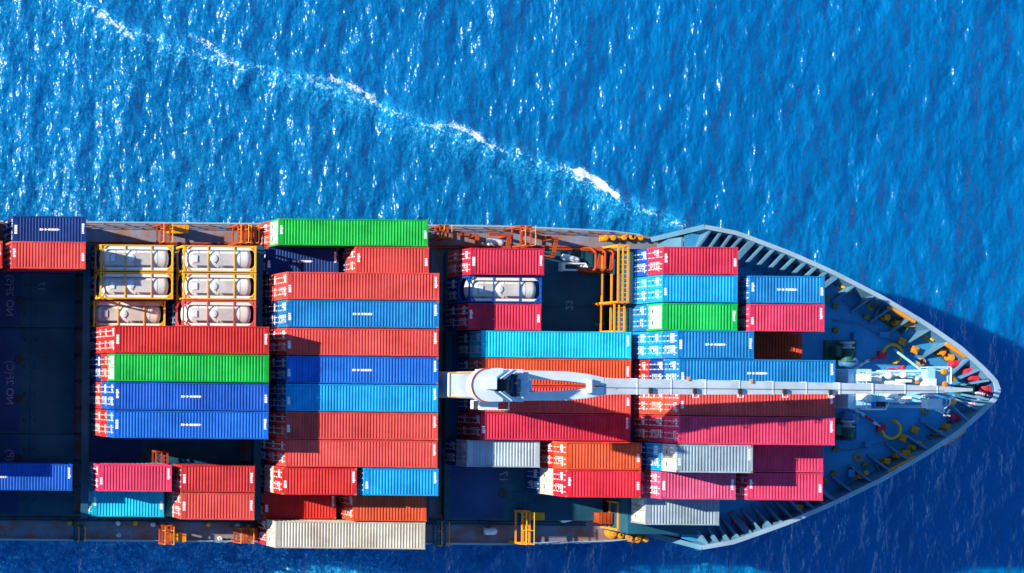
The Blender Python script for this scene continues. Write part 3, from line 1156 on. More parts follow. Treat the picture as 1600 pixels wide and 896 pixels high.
# --- bay 5, on the forecastle hatch
stack(B5A, 2, LS, H5, ['crimson', 'royal'], 'short crimson stained container by the bulwark, nearest the ship side forward', 'short crimson stained one by the bulwark', 0)
stack(B5A, 3, LS, H5, ['azure', 'azure'], 'short azure container between the crimson and the light green one', 'short azure one beside the light green one', 2)
stack(B5A, 4, LS, H5, ['mint', 'steel'], 'short light green container near the bow', 'short light green one near the bow', 3, doorcol='paleg')
stack(B5B, 3, LS, H5, ['steel', 'navy'], 'short steel blue container with three white bars on its roof, near the bow', 'short steel blue one with three white bars', 1)
stack(B5B, 4, LS, H5, ['pink', 'red'], 'short raspberry container beside the one with three white bars', 'short raspberry one beside the white barred one', 0)
stack(B5A, 5, LS, H5, ['steel', 'azure', 'azure'], 'short steel blue container left of the dark pit with the orange wedge', 'short steel blue one left of the dark pit', 1)
stack(B5B, 5, LS, H5, ['orange'], 'short orange container deep in the dark pit, a wedge of it sunlit', 'short orange one in the pit', None, th=2.0)
stack(B5F, 6, LF, H5, ['steel', 'navy', 'red'], 'long steel blue container along the upper edge of the crane jib', 'long steel blue one along the crane jib', 1)
stack(B5F, 7, LF, H5, ['coral', 'orange', 'coral'], 'long coral container along the lower edge of the crane jib', 'long coral one along the crane jib', 0)
stack(B5F, 8, LF, H5, ['pink', 'crimson', 'brick'], 'long raspberry pink container, upper half in the jib shadow', 'long raspberry pink one', 3)
stack(B5A, 9, LS, H5, ['grey', 'azure', 'navy'], 'short pale grey container with pale doors, below the long raspberry one', 'short pale grey one below the raspberry one', 0, doorcol='white')
stack(B5B, 9, LS, H5, ['pink', 'brick'], 'short raspberry container mostly in shadow, its lit corner by the bow deck', 'short raspberry one mostly in shadow', None)
stack(B5A, 10, LS, H5, ['rose', 'pink'], 'short rose pink container with a slanting shadow', 'short rose pink one', 0, doorcol='rose')
stack(B5B, 10, LS, H5, ['pink', 'brick'], 'short raspberry pink container, lowest on the right by the bow deck', 'short raspberry pink one at lower right', 0)
stack(B5A, 11, LS, H5, ['grey'], 'short pale grey container half shaded, at the lower ship side forward', 'short pale grey one', None, doorcol='white')


# --- tank containers
def tank(x0, y, z, fmat, label, cat='tank container', L=LS, h=2.6, flip=False, group=None):
    t = thing('tank_container', label, cat, (x0, y, z), group)
    H = h - 0.06
    mb = MB()
    for xx in (0.0, L - 0.16):
        for sy in (1, -1):
            ya, yb = sorted((sy * (W2 - 0.17), sy * W2))
            mb.box(xx, xx + 0.16, ya, yb, 0.0, H)
        mb.box(xx + 0.01, xx + 0.15, -W2 + 0.17, W2 - 0.17, H - 0.15, H - 0.005)
        mb.box(xx + 0.01, xx + 0.15, -W2 + 0.17, W2 - 0.17, 0.0, 0.15)
        xc = xx + 0.08
        for sy in (1, -1):
            mb.bar((xc, sy * (W2 - 0.15), 0.75), (xc, sy * 0.45, 0.1), 0.1)
            mb.bar((xc, sy * (W2 - 0.15), H - 0.75), (xc, sy * 0.45, H - 0.1), 0.1)
    for sy in (1, -1):
        ya, yb = sorted((sy * (W2 - 0.10), sy * (W2 - 0.01)))
        mb.box(0.16, L - 0.16, ya, yb, H - 0.13, H - 0.02)
        mb.box(0.16, L - 0.16, ya, yb, 0.03, 0.16)
        for xa, xb in ((0.16, 0.62), (L - 0.16, L - 0.62)):     # corner gussets
            mb.bar((xa, sy * (W2 - 0.55), H - 0.07), (xb, sy * (W2 - 0.10), H - 0.07), 0.10, 0.08)
    for xx in (L * 0.34, L * 0.70):
        mb.box(xx - 0.05, xx + 0.05, -W2 + 0.11, W2 - 0.11, H - 0.07, H - 0.02)
    link('frame', mb.mesh('frame'), fmat, t)
    mb = MB()
    mb.lathe((0, 0, 1.29), (1, 0, 0), [(0.24, 0.25), (0.29, 0.62), (0.42, 0.92), (0.62, 1.08), (0.85, 1.13), (L - 0.85, 1.13), (L - 0.62, 1.08), (L - 0.42, 0.92), (L - 0.29, 0.62), (L - 0.24, 0.25)], 28)
    tk = link('tank', mb.mesh('tank', True), M_TANK, t)
    for xx in (L * 0.22, L * 0.5, L * 0.78):
        mb = MB()
        mb.lathe((xx, 0, 1.29), (1, 0, 0), [(-0.05, 1.132), (-0.05, 1.15), (0.05, 1.15), (0.05, 1.132)], 28)
        link('band', mb.mesh('band'), M_STEEL, tk)
    mb = MB()
    mb.box(0.85, L * 0.36, -0.62, 0.5, 2.44, 2.48)
    link('walkway', mb.mesh('walkway'), M_WALK, t)
    mb = MB()
    mb.box(L * 0.47, L * 0.72, -0.62, 0.5, 2.44, 2.48)
    link('walkway', mb.mesh('walkway'), M_WALK, t)
    mb = MB()
    mb.box(0.3, L - 0.3, -W2 + 0.13, -W2 + 0.35, 2.38, 2.42)
    link('side_board', mb.mesh('side_board'), M_TANK, t)
    mb = MB()
    mb.box(0.3, L - 0.3, W2 - 0.42, W2 - 0.13, 2.38, 2.42)
    link('side_board', mb.mesh('side_board'), M_TANK, t)
    mb = MB()
    mb.lathe((L * 0.42, 0, 2.42), (0, 0, 1), [(0, 0.33), (0.14, 0.33), (0.16, 0.26), (0.19, 0.08)], 16)
    mb.box(L * 0.42 - 0.04, L * 0.42 + 0.04, -0.42, 0.42, 2.48, 2.52)
    link('manhole_lid', mb.mesh('manhole_lid'), M_WHITE, t)
    mb = MB()
    mb.box(0.95, 1.3, -0.30, 0.30, 2.482, 2.58)
    link('valve_box', mb.mesh('valve_box'), M_WHITE, t)
    return t


TG = 'tank containers at upper left'
def under(x0, rw, cols, nm, z=H0):
    for j, c in enumerate(cols):
        container(x0, row_y(rw), z + j * TH, LS, TH, c, '%s container under the %s' % (NAMES[c], nm), None)


for x0, rw, lv, fm, lb, nm in (
        (B2A, 2, 1, M_YEL, 'yellow framed white tank, nearest the water and the coral container, partly blue shaded', 'yellow framed tank nearest the coral container'),
        (B2B, 2, 1, M_YEL, 'yellow framed white tank fully sunlit, in the row nearest the water', 'sunlit yellow framed tank nearest the water'),
        (B2A, 3, 1, M_YEL, 'yellow framed white tank in the middle tank row, its left half in square shadow', 'yellow framed tank with square shadow'),
        (B2B, 3, 1, M_YEL, 'yellow framed white tank fully sunlit, between another yellow one and the red framed one', 'sunlit yellow framed tank above the red framed one'),
        (B2A, 4, 0, M_YEL, 'yellow framed white tank set lower, touching the long red container, slanting shadow on it', ''),
        (B2B, 4, 1, MATS['sun bleached coral red paint'], 'red framed white tank beside the long red container', 'red framed tank')):
    tank(x0, row_y(rw), H0 + lv * TH, fm, lb, group=TG)
    if lv:
        under(x0, rw, ['navy'], nm)
tank(B4A, row_y(3), H0 + TH - 0.3, MATS['royal blue paint'], 'blue framed white tank between two short crimson containers')
container(B4A, row_y(3), H0, LS, TH - 0.3, 'navy', 'navy blue container under the blue framed tank', None)

# pedestals that carry the outboard stacks
for x0, x1, sides in ((29.5, 37, (1,)), (54.7, 68.3, (1, -1))):
    for sgn in sides:
        for xx in (x0 + 0.3, (x0 + x1) / 2, x1 - 0.3):
            mb = MB()
            mb.box(xx - 0.3, xx + 0.3, min(sgn * 12.75, sgn * 15.0), max(sgn * 12.75, sgn * 15.0), Z_DECK, Z_HATCH - 0.02)
            part(mb, 'stack_pedestal', M_RUSTY)
for xx in (88.2, 91.3, 94.4):
    pass

# ------------------------------------------------------------------ deck gear
def rect_px(px0, px1, py0, py1, z):
    a, b_ = P(px0, py1, z), P(px1, py0, z)
    return a.x, b_.x, a.y, b_.y


def lashing_tower(px0, px1, py0, py1, z, mat, rails=True):
    x0, x1, y0, y1 = rect_px(px0, px1, py0, py1, z)
    mb = MB()
    for xx in (x0, x1):
        for yy in (y0, y1):
            mb.box(xx - 0.09, xx + 0.09, yy - 0.09, yy + 0.09, Z_DECK, z)
    for zz in (z - 0.05, (z + Z_DECK) / 2):
        mb.bar((x0, y0, zz), (x0, y1, zz), 0.14)
        mb.bar((x1, y0, zz), (x1, y1, zz), 0.14)
        mb.bar((x0, y0, zz), (x1, y0, zz), 0.14)
        mb.bar((x0, y1, zz), (x1, y1, zz), 0.14)
    o = part(mb, 'lashing_bridge', mat)
    mb = MB()
    n = max(2, int(abs(y1 - y0) / 0.4))
    for i in range(1, n):
        yy = y0 + (y1 - y0) * i / n
        mb.bar((x0 + 0.1, yy, z - 0.12), (x1 - 0.1, yy, z - 0.12), 0.07, 0.05)
    mb.bar(((x0 + x1) / 2, y0 + .1, z - 0.1), ((x0 + x1) / 2, y1 - .1, z - 0.1), 0.12, 0.08)
    sub(mb, 'grating', mat, o)
    if rails:
        mb = MB()
        for xx in (x0, x1):
            mb.path([(xx, y0, z + 0.95), (xx, y1, z + 0.95)], 0.04, 6)
            for i in range(n + 1):
                if i % 3 == 0:
                    yy = y0 + (y1 - y0) * i / n
                    mb.path([(xx, yy, z), (xx, yy, z + 0.95)], 0.035, 6)
        sub(mb, 'hand_rail', M_ORA if mat is not M_ORA else M_YEL, o)
    return o


lashing_tower(966, 982, 384, 472, 16.6, M_ORA, False)
lashing_tower(960, 976, 474, 518, 15.6, M_ORA, False)
lashing_tower(814, 830, 354, 384, 14.2, M_RUSTY)
lashing_tower(816, 828, 800, 850, 13.2, M_ORA)
lashing_tower(252, 266, 351, 379, 13.6, M_RUSTY)
lashing_tower(372, 384, 352, 380, 13.6, M_RUSTY)
lashing_tower(388, 400, 354, 380, 13.0, M_RUSTY)
lashing_tower(688, 700, 353, 372, 12.6, M_RUSTY)
lashing_tower(254, 268, 822, 850, 12.6, M_RUSTY)
lashing_tower(372, 392, 826, 848, 12.8, M_RUSTY)
lashing_tower(684, 696, 815, 852, 12.4, M_HATCH)
lashing_tower(966, 982, 786, 828, 13.6, M_ORA, False)
lashing_tower(244, 262, 706, 726, 13.0, M_RUSTY, False)
lashing_tower(120, 130, 823, 845, 12.6, M_HATCH)
# cross-ship lashing bridges in the gaps between the bays
for xx, zz in ((53.55, 14.8), (69.4, 14.2), (37.75, 14.0)):
    mb = MB()
    for yy in np.arange(-12.5, 12.6, 2.5):
        mb.box(xx - 0.28, xx - 0.12, yy - 0.08, yy + 0.08, Z_DECK, zz)
        mb.box(xx + 0.12, xx + 0.28, yy - 0.08, yy + 0.08, Z_DECK, zz)
    mb.box(xx - 0.34, xx + 0.34, -12.7, 12.7, zz, zz + 0.08)
    part(mb, 'lashing_bridge', M_HATCH)

# lockers, pipes and fittings on the side decks
def gear_box(px0, px1, py0, py1, z1, mat, name, z0=Z_DECK, lid=True):
    x0, x1, y0, y1 = rect_px(px0, px1, py0, py1, z1)
    mb = MB()
    mb.box(x0, x1, y0, y1, z0, z1)
    o = bev(part(mb, name, mat), 0.05)
    if lid:
        mb = MB()
        mb.box(x0 - 0.04, x1 + 0.04, y0 - 0.04, y1 + 0.04, z1 + 0.005, z1 + 0.06)
        for i in range(3):
            xx = x0 + (x1 - x0) * (0.2 + 0.3 * i)
            mb.box(xx - 0.04, xx + 0.04, y0 - 0.08, y1 + 0.08, z1 + 0.06, z1 + 0.09)
        sub(mb, 'lid', mat, o)
    return o


gear_box(268, 294, 353, 364, 12.2, M_ORA, 'deck_locker')
gear_box(270, 290, 835, 846, 12.0, M_ORA, 'deck_locker')
gear_box(388, 402, 826, 842, 12.3, M_RUSTY, 'deck_locker')
gear_box(384, 396, 357, 372, 12.3, M_RUSTY, 'deck_locker')
gear_box(936, 956, 802, 818, 12.6, M_RUSTY, 'deck_locker')
gear_box(826, 850, 802, 812, 11.6, M_YEL, 'deck_locker')


def vent(px, py, z0, mat, r=0.35, h=1.0):
    p = P(px, py, z0 + h)
    mb = MB()
    mb.lathe((p.x, p.y, z0), (0, 0, 1), [(0, r * 0.6), (h * 0.6, r * 0.6), (h * 0.62, r), (h * 0.9, r), (h, r * 0.6)], 14)
    return part(mb, 'ventilator', mat, smooth=False)


for px, py in ((113, 760), (121, 820), (110, 818), (185, 818), (212, 818), (240, 820), (326, 820), (372, 822), (389, 823), (345, 842), (186, 836)):
    vent(px, py, Z_DECK, random.choice([M_YEL, M_WHITE, M_YEL, M_STEEL]), 0.22, 0.8)


def pod(px0, py0, px1, py1, z, r, mat, name):
    a, b_ = P(px0, py0, z), P(px1, py1, z)
    d = (b_ - a)
    L = d.length
    mb = MB()
    mb.lathe(a, d, [(0, r * 0.5), (0.12, r * 0.9), (0.3, r), (L - 0.3, r), (L - 0.12, r * 0.9), (L, r * 0.5)], 14)
    o = part(mb, name, mat, smooth=True)
    mb = MB()
    for f in (0.25, 0.75):
        q = a + d * f
        mb.box(q.x - 0.12, q.x + 0.12, q.y - r, q.y + r, Z_DECK, z - r * 0.5)
    sub(mb, 'cradle', M_STEEL, o)
    return o


pod(760, 378, 786, 381, 11.0, 0.36, M_WHITE, 'life_raft_canister')
pod(877, 401, 905, 408, 11.9, 0.32, M_WHITE, 'life_raft_canister')
pod(876, 813, 897, 808, 11.2, 0.32, M_WHITE, 'life_raft_canister')
pod(757, 831, 776, 830, 11.0, 0.34, M_WHITE, 'life_raft_canister')

# rusty web frames standing along the hold edge, upper side
for px0, px1, py0, py1, zz in ((850, 870, 372, 402, 13.0), (920, 940, 392, 422, 13.4), (948, 958, 392, 424, 13.6), (785, 796, 368, 388, 12.6), (742, 746, 368, 384, 12.4)):
    a, b_ = P(px1, py0, zz), P(px0, py1, zz)
    mb = MB()
    mb.bar((a.x, a.y, zz), (b_.x + (a.x - b_.x) * .7, b_.y, zz), 0.35, 0.12)
    mb.bar((b_.x + (a.x - b_.x) * .7, b_.y, zz - .01), (b_.x - .6, b_.y + .1, zz - .01), 0.3, 0.12)
    mb.bar((a.x, a.y, zz - .01), (a.x - 1.9, a.y + 0.1, zz - .01), 0.25, 0.12)
    mb.box(a.x - 0.12, a.x + 0.12, a.y - 0.12, a.y + 0.12, Z_DECK, zz - .05)
    mb.box(b_.x - 0.62, b_.x - 0.4, b_.y - 0.1, b_.y + 0.15, Z_DECK, zz - .05)
    part(mb, 'web_frame', M_RUSTY)
mb = MB()
a = P(905, 414, 12.4)
mb.path([(a.x - 1.5, a.y + .1, 12.4), (a.x + .6, a.y + .1, 12.4), (a.x + .9, a.y - .5, 12.4), (a.x - 1.5, a.y - .5, 12.4)], 0.09, 8)
mb.box(a.x - 1.6, a.x - 1.3, a.y - .6, a.y + .2, Z_DECK, 12.4)
mb.box(a.x + .5, a.x + .8, a.y - .4, a.y, Z_DECK, 12.4)
part(mb, 'gangway_frame', M_WHITE)
# orange hoop frames by the forward lashing bridge
for px in (925, 940, 952):
    p = P(px, 405, 14.0)
    mb = MB()
    mb.path([(p.x, p.y + 1.1, Z_DECK), (p.x, p.y + 1.1, 13.6), (p.x + .25, p.y + .6, 14.2), (p.x + .25, p.y - 0.9, 14.2), (p.x, p.y - 1.2, 13.6), (p.x, p.y - 1.2, Z_HATCH)], 0.11, 8)
    part(mb, 'hoop_frame', M_RUSTY)


def bollard(px, py, z0, mat=M_ORA, s=1.0, ang=0.0, name='mooring_bollard'):
    p = P(px, py, z0 + 0.6 * s)
    mb = MB()
    c, sn = math.cos(ang), math.sin(ang)
    mb.prism([(p.x + (a * c - b_ * sn) * s, p.y + (a * sn + b_ * c) * s) for a, b_ in ((-0.75, -0.32), (0.75, -0.32), (0.75, 0.32), (-0.75, 0.32))], z0 + 0.005, z0 + 0.12)
    o = part(mb, name, mat)
    for t in (-0.4, 0.4):
        q = (p.x + t * c * s, p.y + t * sn * s)
        mb = MB()
        mb.lathe((q[0], q[1], z0 + 0.12), (0, 0, 1), [(0, 0.22 * s), (0.5 * s, 0.20 * s), (0.52 * s, 0.29 * s), (0.6 * s, 0.29 * s), (0.64 * s, 0.2 * s)], 14)
        sub(mb, 'post', mat, o)
    return o


for px, py in ((981, 371), (995, 371), (952, 372), (965, 835), (990, 843), (1003, 842), (1062, 374), (975, 838)):
    bollard(px, py, Z_DECK, M_ORA, 0.9, random.uniform(-.2, .2))
# roller fairlead at the deck edge
p = P(962, 832, 11.2)
mb = MB()
mb.lathe((p.x, p.y, Z_DECK + .005), (0, 0, 1), [(0, 0.65), (0.2, 0.65), (0.25, 0.5), (0.5, 0.45), (0.55, 0.3)], 20)
part(mb, 'mooring_roller', M_ORA)
for px, py in ((1067, 841), (1124, 811)):
    p = P(px, py, 12.0)
    mb = MB()
    mb.tube((p.x - .5, p.y, Z_DECK + .45 if px < 1100 else Z_FC + .4), (p.x + .5, p.y - .05, Z_DECK + .45 if px < 1100 else Z_FC + .4), 0.26, n=14)
    mb.box(p.x - .4, p.x + .4, p.y - .2, p.y + .2, Z_DECK if px < 1100 else Z_FC, (Z_DECK if px < 1100 else Z_FC) + .35)
    part(mb, 'fire_hose_box', M_REDM)

# ------------------------------------------------------------------ forecastle gear
def fairlead_station(cx, cy, ang, s=1.0):
    """recess with a pair of bollards and a long yellow roller bar by the rail"""
    p = P(cx, cy, Z_FC)
    c, sn = math.cos(ang), math.sin(ang)

    def T(a, b_):
        return (p.x + (a * c - b_ * sn) * s, p.y + (a * sn + b_ * c) * s)
    out = 1 if p.y > 0 else -1
    mb = MB()
    mb.prism([T(-1.5, -0.85), T(1.5, -0.85), T(1.5, 0.55), T(-1.5, 0.55)], Z_FC + 0.004, Z_FC + 0.07)
    o = part(mb, 'mooring_station', M_GREEN)
    for e in (-1.55, 1.55):
        mb = MB()
        a, b_ = T(e, -0.95), T(e, 0.65)
        mb.bar((*a, Z_FC + 0.3), (*b_, Z_FC + 0.3), 0.1, 0.6)
        sub(mb, 'side_plate', M_BUL, o)
    mb = MB()
    a, b_ = T(-1.45, out * 0.35), T(1.45, out * 0.35)
    mb.bar((*a, Z_RAIL - 0.35), (*b_, Z_RAIL - 0.35), 0.55, 0.45)
    for e in (-1.0, 1.0):
        q = T(e, out * 0.35)
        mb.box(q[0] - 0.15, q[0] + 0.15, q[1] - 0.15, q[1] + 0.15, Z_FC + 0.004, Z_RAIL - 0.5)
    bev(sub(mb, 'roller_bar', M_ORA, o), 0.1, 3)
    for e in (-0.6, 0.6):
        q = T(e, -out * 0.42)
        mb = MB()
        mb.lathe((q[0], q[1], Z_FC + 0.07), (0, 0, 1), [(0, 0.3), (0.08, 0.3), (0.09, 0.2), (0.5, 0.2), (0.52, 0.3), (0.6, 0.3), (0.62, 0.1)], 14)
        for k in range(4):
            an = k * math.pi / 2 + 0.5
            mb.bar((q[0], q[1], Z_FC + 0.45), (q[0] + 0.42 * math.cos(an), q[1] + 0.42 * math.sin(an), Z_FC + 0.45), 0.12)
        sub(mb, 'bollard', M_ORA, o)
    return o


fairlead_station(1392, 495, -0.52)
fairlead_station(1476, 550, -0.56, 0.8)
fairlead_station(1392, 722, 0.52)
fairlead_station(1471, 677, 0.60, 0.85)
gear_box(1413, 1431, 503, 511, Z_FC + 0.7, M_ORA, 'chain_locker', Z_FC + .004, False)
gear_box(1281, 1295, 423, 430, Z_FC + 0.9, M_ORA, 'chain_locker', Z_FC + .004, False)
gear_box(1410, 1424, 704, 716, Z_FC + 0.7, M_ORA, 'chain_locker', Z_FC + .004, False)
gear_box(1243, 1256, 789, 797, Z_FC + 0.6, M_YEL, 'chain_locker', Z_FC + .004, False)


def deck_cap(px, py, mat=M_ORA, r=0.33):
    p = P(px, py, Z_FC + 0.4)
    mb = MB()
    mb.lathe((p.x, p.y, Z_FC + .004), (0, 0, 1), [(0, r * 0.8), (0.25, r * 0.8), (0.26, r), (0.38, r), (0.42, r * 0.4)], 12)
    o = part(mb, 'deck_vent', mat)
    mb = MB()
    for k in range(4):
        an = k * math.pi / 2 + .4
        mb.bar((p.x, p.y, Z_FC + 0.42), (p.x + r * 1.25 * math.cos(an), p.y + r * 1.25 * math.sin(an), Z_FC + 0.36), 0.14, 0.1)
    sub(mb, 'handwheel', mat, o)


for px, py in ((1410, 534), (1430, 547), (1412, 685), (1430, 672)):
    deck_cap(px, py)
for px, py in ((1292, 467), (1306, 479), (1355, 495), (1353, 726), (1304, 740), (1290, 752), (1307, 702), (1307, 516)):
    deck_cap(px, py, paint('dull brass paint', (0.20, 0.15, 0.04), 0.5, fade=0.3), 0.26)


def windlass(px, py, sgn):
    p = P(px, py, Z_FC + 1.0)
    mb = MB()
    mb.box(p.x - 1.5, p.x + 1.4, p.y - 1.0, p.y + 1.0, Z_FC + .004, Z_FC + 0.25)
    o = part(mb, 'anchor_windlass', M_GREEN)
    mb = MB()
    mb.lathe((p.x + 0.1, p.y - 0.95, Z_FC + 1.0), (0, 1, 0), [(0, 0.75), (0.1, 0.75), (0.11, 0.5), (0.9, 0.5), (0.91, 0.75), (1.01, 0.75)], 20)
    sub(mb, 'drum', M_GREEN, o)
    mb = MB()
    mb.lathe((p.x + 0.1, p.y + 0.25, Z_FC + 1.0), (0, 1, 0), [(0, 0.62), (0.12, 0.62), (0.14, 0.4), (0.35, 0.35), (0.5, 0.62), (0.62, 0.62)], 20)
    sub(mb, 'gypsy_wheel', M_STEEL, o)
    mb = MB()
    mb.lathe((p.x + 0.25, p.y - sgn * 0.2 + sgn * 1.35, Z_FC + 1.05), (1, -0.3 * sgn, 0), [(-0.75, 0.35), (-0.7, 0.5), (0.6, 0.5), (0.7, 0.35)], 16)
    sub(mb, 'motor', M_MACH, o, True)
    mb = MB()
    mb.box(p.x - 1.1, p.x - 0.5, p.y - 0.5, p.y + 0.5, Z_FC + 0.25, Z_FC + 1.3)
    bev(sub(mb, 'gear_case', M_GREEN, o), 0.08)


windlass(1322, 549, -1)
windlass(1322, 672, 1)


def anchor_chain(pts, sgn):
    P3 = [P(x, y, Z_FC + 0.3) for x, y in pts]
    mb = MB()
    k = 0
    for a, b_ in zip(P3[:-1], P3[1:]):
        n = int((b_ - a).length / 0.3)
        for i in range(n):
            u, v = a.lerp(b_, i / n), a.lerp(b_, (i + 1.15) / n)
            mb.bar(u, v, 0.26 if k % 2 else 0.10, 0.10 if k % 2 else 0.26, mi=(1 if 5 < (k % 16) < 9 else 0))
            k += 1
    part(mb, 'anchor_chain', [M_WHITE, M_REDM])
    e = P3[-1]
    mb = MB()
    mb.box(e.x - 0.4, e.x + 0.3, e.y - 0.35, e.y + 0.35, Z_FC + 0.004, Z_FC + 0.4)
    part(mb, 'chain_stopper', M_REDM)
    c = Vector((e.x + 0.75, e.y + sgn * 0.12, Z_FC + 0.5))
    mb = MB()
    arc = [c + Vector((0.85 * math.cos(t), sgn * 0.85 * math.sin(t), 0)) for t in np.linspace(2.9, -1.2, 14)]
    mb.path(arc, 0.13, 8)
    mb.tube(arc[-1], arc[-1] - Vector((0, 0, 0.5)), 0.13)
    mb.tube(arc[0], arc[0] - Vector((0, 0, 0.5)), 0.13)
    part(mb, 'hawse_guard', M_YEL)


anchor_chain([(1330, 580), (1352, 566), (1380, 555)], 1)
anchor_chain([(1322, 634), (1346, 646), (1378, 669)], -1)
# red mooring drums and covers round the stem
for px, py, an in ((1492, 569, 0.0), (1513, 579, 0.25), (1521, 590, -0.2), (1493, 652, 0.05), (1516, 583, .5)):
    p = P(px, py, Z_FC + 0.5)
    c, s = math.cos(an) * 0.55, math.sin(an) * 0.55
    mb = MB()
    mb.lathe((p.x - c, p.y - s, Z_FC + 0.5), (c, s, 0), [(0, 0.15), (0.06, 0.3), (0.2, 0.36), (0.9, 0.36), (1.04, 0.3), (1.1, 0.15)], 14)
    mb.box(p.x - 0.3, p.x + 0.3, p.y - 0.12, p.y + 0.12, Z_FC + .004, Z_FC + 0.3)
    part(mb, 'rope_drum', M_REDM, smooth=False)
gear_box(1540, 1553, 604, 616, Z_FC + 1.0, M_REDM, 'stem_locker', Z_FC + .004)
gear_box(1527, 1537, 613, 624, Z_FC + 0.8, M_WHITE, 'stem_locker', Z_FC + .004)
gear_box(1543, 1554, 618, 627, Z_FC + 0.8, M_WHITE, 'stem_locker', Z_FC + .004)
gear_box(1518, 1540, 629, 636, Z_FC + 0.5, paint('pale pink paint', (0.6, 0.42, 0.5), .5), 'stem_locker', Z_FC + .004)
gear_box(1497, 1520, 600, 618, Z_FC + 0.5, M_GREEN, 'stem_locker', Z_FC + .004)

def rope_coil(px, py, r=0.42):
    p = P(px, py, Z_FC + .1)
    mb = MB()
    for k in range(4):
        pts = [(p.x + (r - 0.06 * k) * math.cos(t), p.y + (r - 0.06 * k) * math.sin(t), Z_FC + 0.07 + 0.07 * (k % 3)) for t in np.linspace(0, 2 * math.pi, 17)]
        mb.path(pts, 0.05, 6)
    o = mb.build('rope_coil', M_WOOD)
    o['label'] = 'coil of tan mooring rope on the bow deck, by %s' % ROPE[(px, py)]
    o['category'] = 'rope'
    o['group'] = 'rope coils on the bow deck'


ROPE = {(1340, 715): 'the lower yellow bollards', (1446, 640): 'the red drum', (1362, 478): 'the upper bulwark', (1440, 566): 'the mast floodlights'}
for k in ROPE:
    rope_coil(*k)
for px0, px1, py0, py1, h in ((1334, 1346, 520, 530, 0.5), (1352, 1360, 690, 698, 0.45), (1375, 1388, 520, 527, 0.35), (1326, 1334, 735, 745, 0.5), (1440, 1450, 652, 660, 0.4)):
    gear_box(px0, px1, py0, py1, Z_FC + h, M_FDECK, 'deck_hatch', Z_FC + .004)
for pts in (((1300, 500), (1345, 506), (1392, 530), (1445, 560)), ((1300, 705), (1340, 703), (1395, 690), (1450, 655)), ((1318, 470), (1372, 508)), ((1312, 760), (1368, 722))):
    mb = MB()
    mb.path([P(x, y, Z_FC + 0.15) for x, y in pts], 0.06, 6)
    part(mb, 'deck_pipe', M_BUL)
for px, py, an in ((1348, 742, 0.5), (1432, 697, 0.55), (1322, 450, -0.5), (1452, 526, -0.6)):
    bollard(px, py, Z_FC, M_YEL, 0.8, an)

# ------------------------------------------------------------------ jib rest and foremast house
FM = 4.0        # the mast platforms stand well clear of the deck
mb = MB()
mb.box(103.75, 105.85, -1.75, 1.75, Z_FC + .004, 18.2 + FM)
fm = bev(part(mb, 'foremast_house', M_MAST), 0.05)


def fbox(px0, px1, py0, py1, z0, z1, mat, name):
    z0, z1 = z0 + FM, z1 + FM
    x0, x1, y0, y1 = rect_px(px0, px1, py0, py1, z1)
    mb = MB()
    mb.box(x0, x1, y0, y1, z0, z1)
    return bev(sub(mb, name, mat, fm), 0.04)


def frail(pts, z, mat=M_WHITE, h=0.95, name='hand_rail'):
    z = z + FM
    q = [P(x, y, z + h) for x, y in pts]
    mb = MB()
    mb.path(q, 0.055, 6)
    mb.path([v - Vector((0, 0, 0.5)) for v in q], 0.035, 6)
    for a, b_ in zip(q[:-1], q[1:]):
        n = max(1, int((b_ - a).length / 0.9))
        for i in range(n + 1):
            v = a.lerp(b_, i / n)
            mb.tube(v, v - Vector((0, 0, h)), 0.035, n=6)
    return sub(mb, name, mat, fm)


fbox(1350, 1450, 583, 628, 18.2, 18.32, M_MAST, 'platform')
fbox(1354, 1362, 585, 596, 18.33, 19.9, M_WHITE, 'rest_post')
fbox(1354, 1362, 612, 626, 18.33, 19.9, M_WHITE, 'rest_post')
fbox(1368, 1378, 588, 596, 18.33, 19.1, M_WHITE, 'equipment_box')
fbox(1378, 1400, 614, 628, 18.33, 19.0, M_MAST, 'equipment_box')
fbox(1400, 1412, 617, 628, 18.33, 18.9, M_CRANE, 'equipment_box')
fbox(1376, 1384, 628, 636, 18.2, 18.9, M_BLACK, 'equipment_box')
fbox(1448, 1486, 574, 600, 18.9, 19.02, M_MAST, 'platform')
fbox(1449, 1462, 577, 596, 19.03, 19.9, M_MAST, 'equipment_box')
fbox(1450, 1464, 592, 603, 19.03, 20.3, M_WHITE, 'equipment_box')
fbox(1447, 1474, 622, 640, 18.5, 18.62, M_MAST, 'platform')
fbox(1449, 1472, 624, 638, 18.63, 19.5, M_CRANE, 'equipment_box')
fbox(1449, 1461, 612, 620, 18.33, 19.2, M_WHITE, 'equipment_box')
fbox(1432, 1448, 612, 616, 18.33, 18.8, M_MAST, 'equipment_box')
fbox(1416, 1425, 592, 600, 18.33, 19.6, M_BLACK, 'equipment_box')
for x0_, y0_ in ((1452, 580), (1482, 580), (1450, 636), (1470, 626), (1400, 586), (1430, 586), (1400, 624), (1440, 624)):
    q = P(x0_, y0_, 18.5 + FM)
    mb = MB()
    mb.tube((q.x, q.y, Z_FC), (q.x, q.y, 18.5 + FM), 0.12)
    sub(mb, 'pillar', M_MAST, fm)
frail([(1354, 582), (1386, 582), (1386, 588), (1450, 588)], 18.32)
frail([(1354, 640), (1384, 640), (1388, 632), (1388, 628), (1420, 628)], 18.0)
frail([(1354, 582), (1354, 640)], 18.32)
frail([(1449, 574), (1486, 574), (1486, 600)], 19.02)
frail([(1474, 640), (1484, 632), (1486, 622), (1500, 618)], 18.62)
frail([(1390, 596), (1450, 596)], 18.32)
mb = MB()
a, b_ = P(1462, 640, 22.5), P(1484, 650, 22.5)
mb.bar(a, b_, 0.14)
mb.bar(P(1474, 640, 22.5), P(1476, 650, 22.5), 0.14)
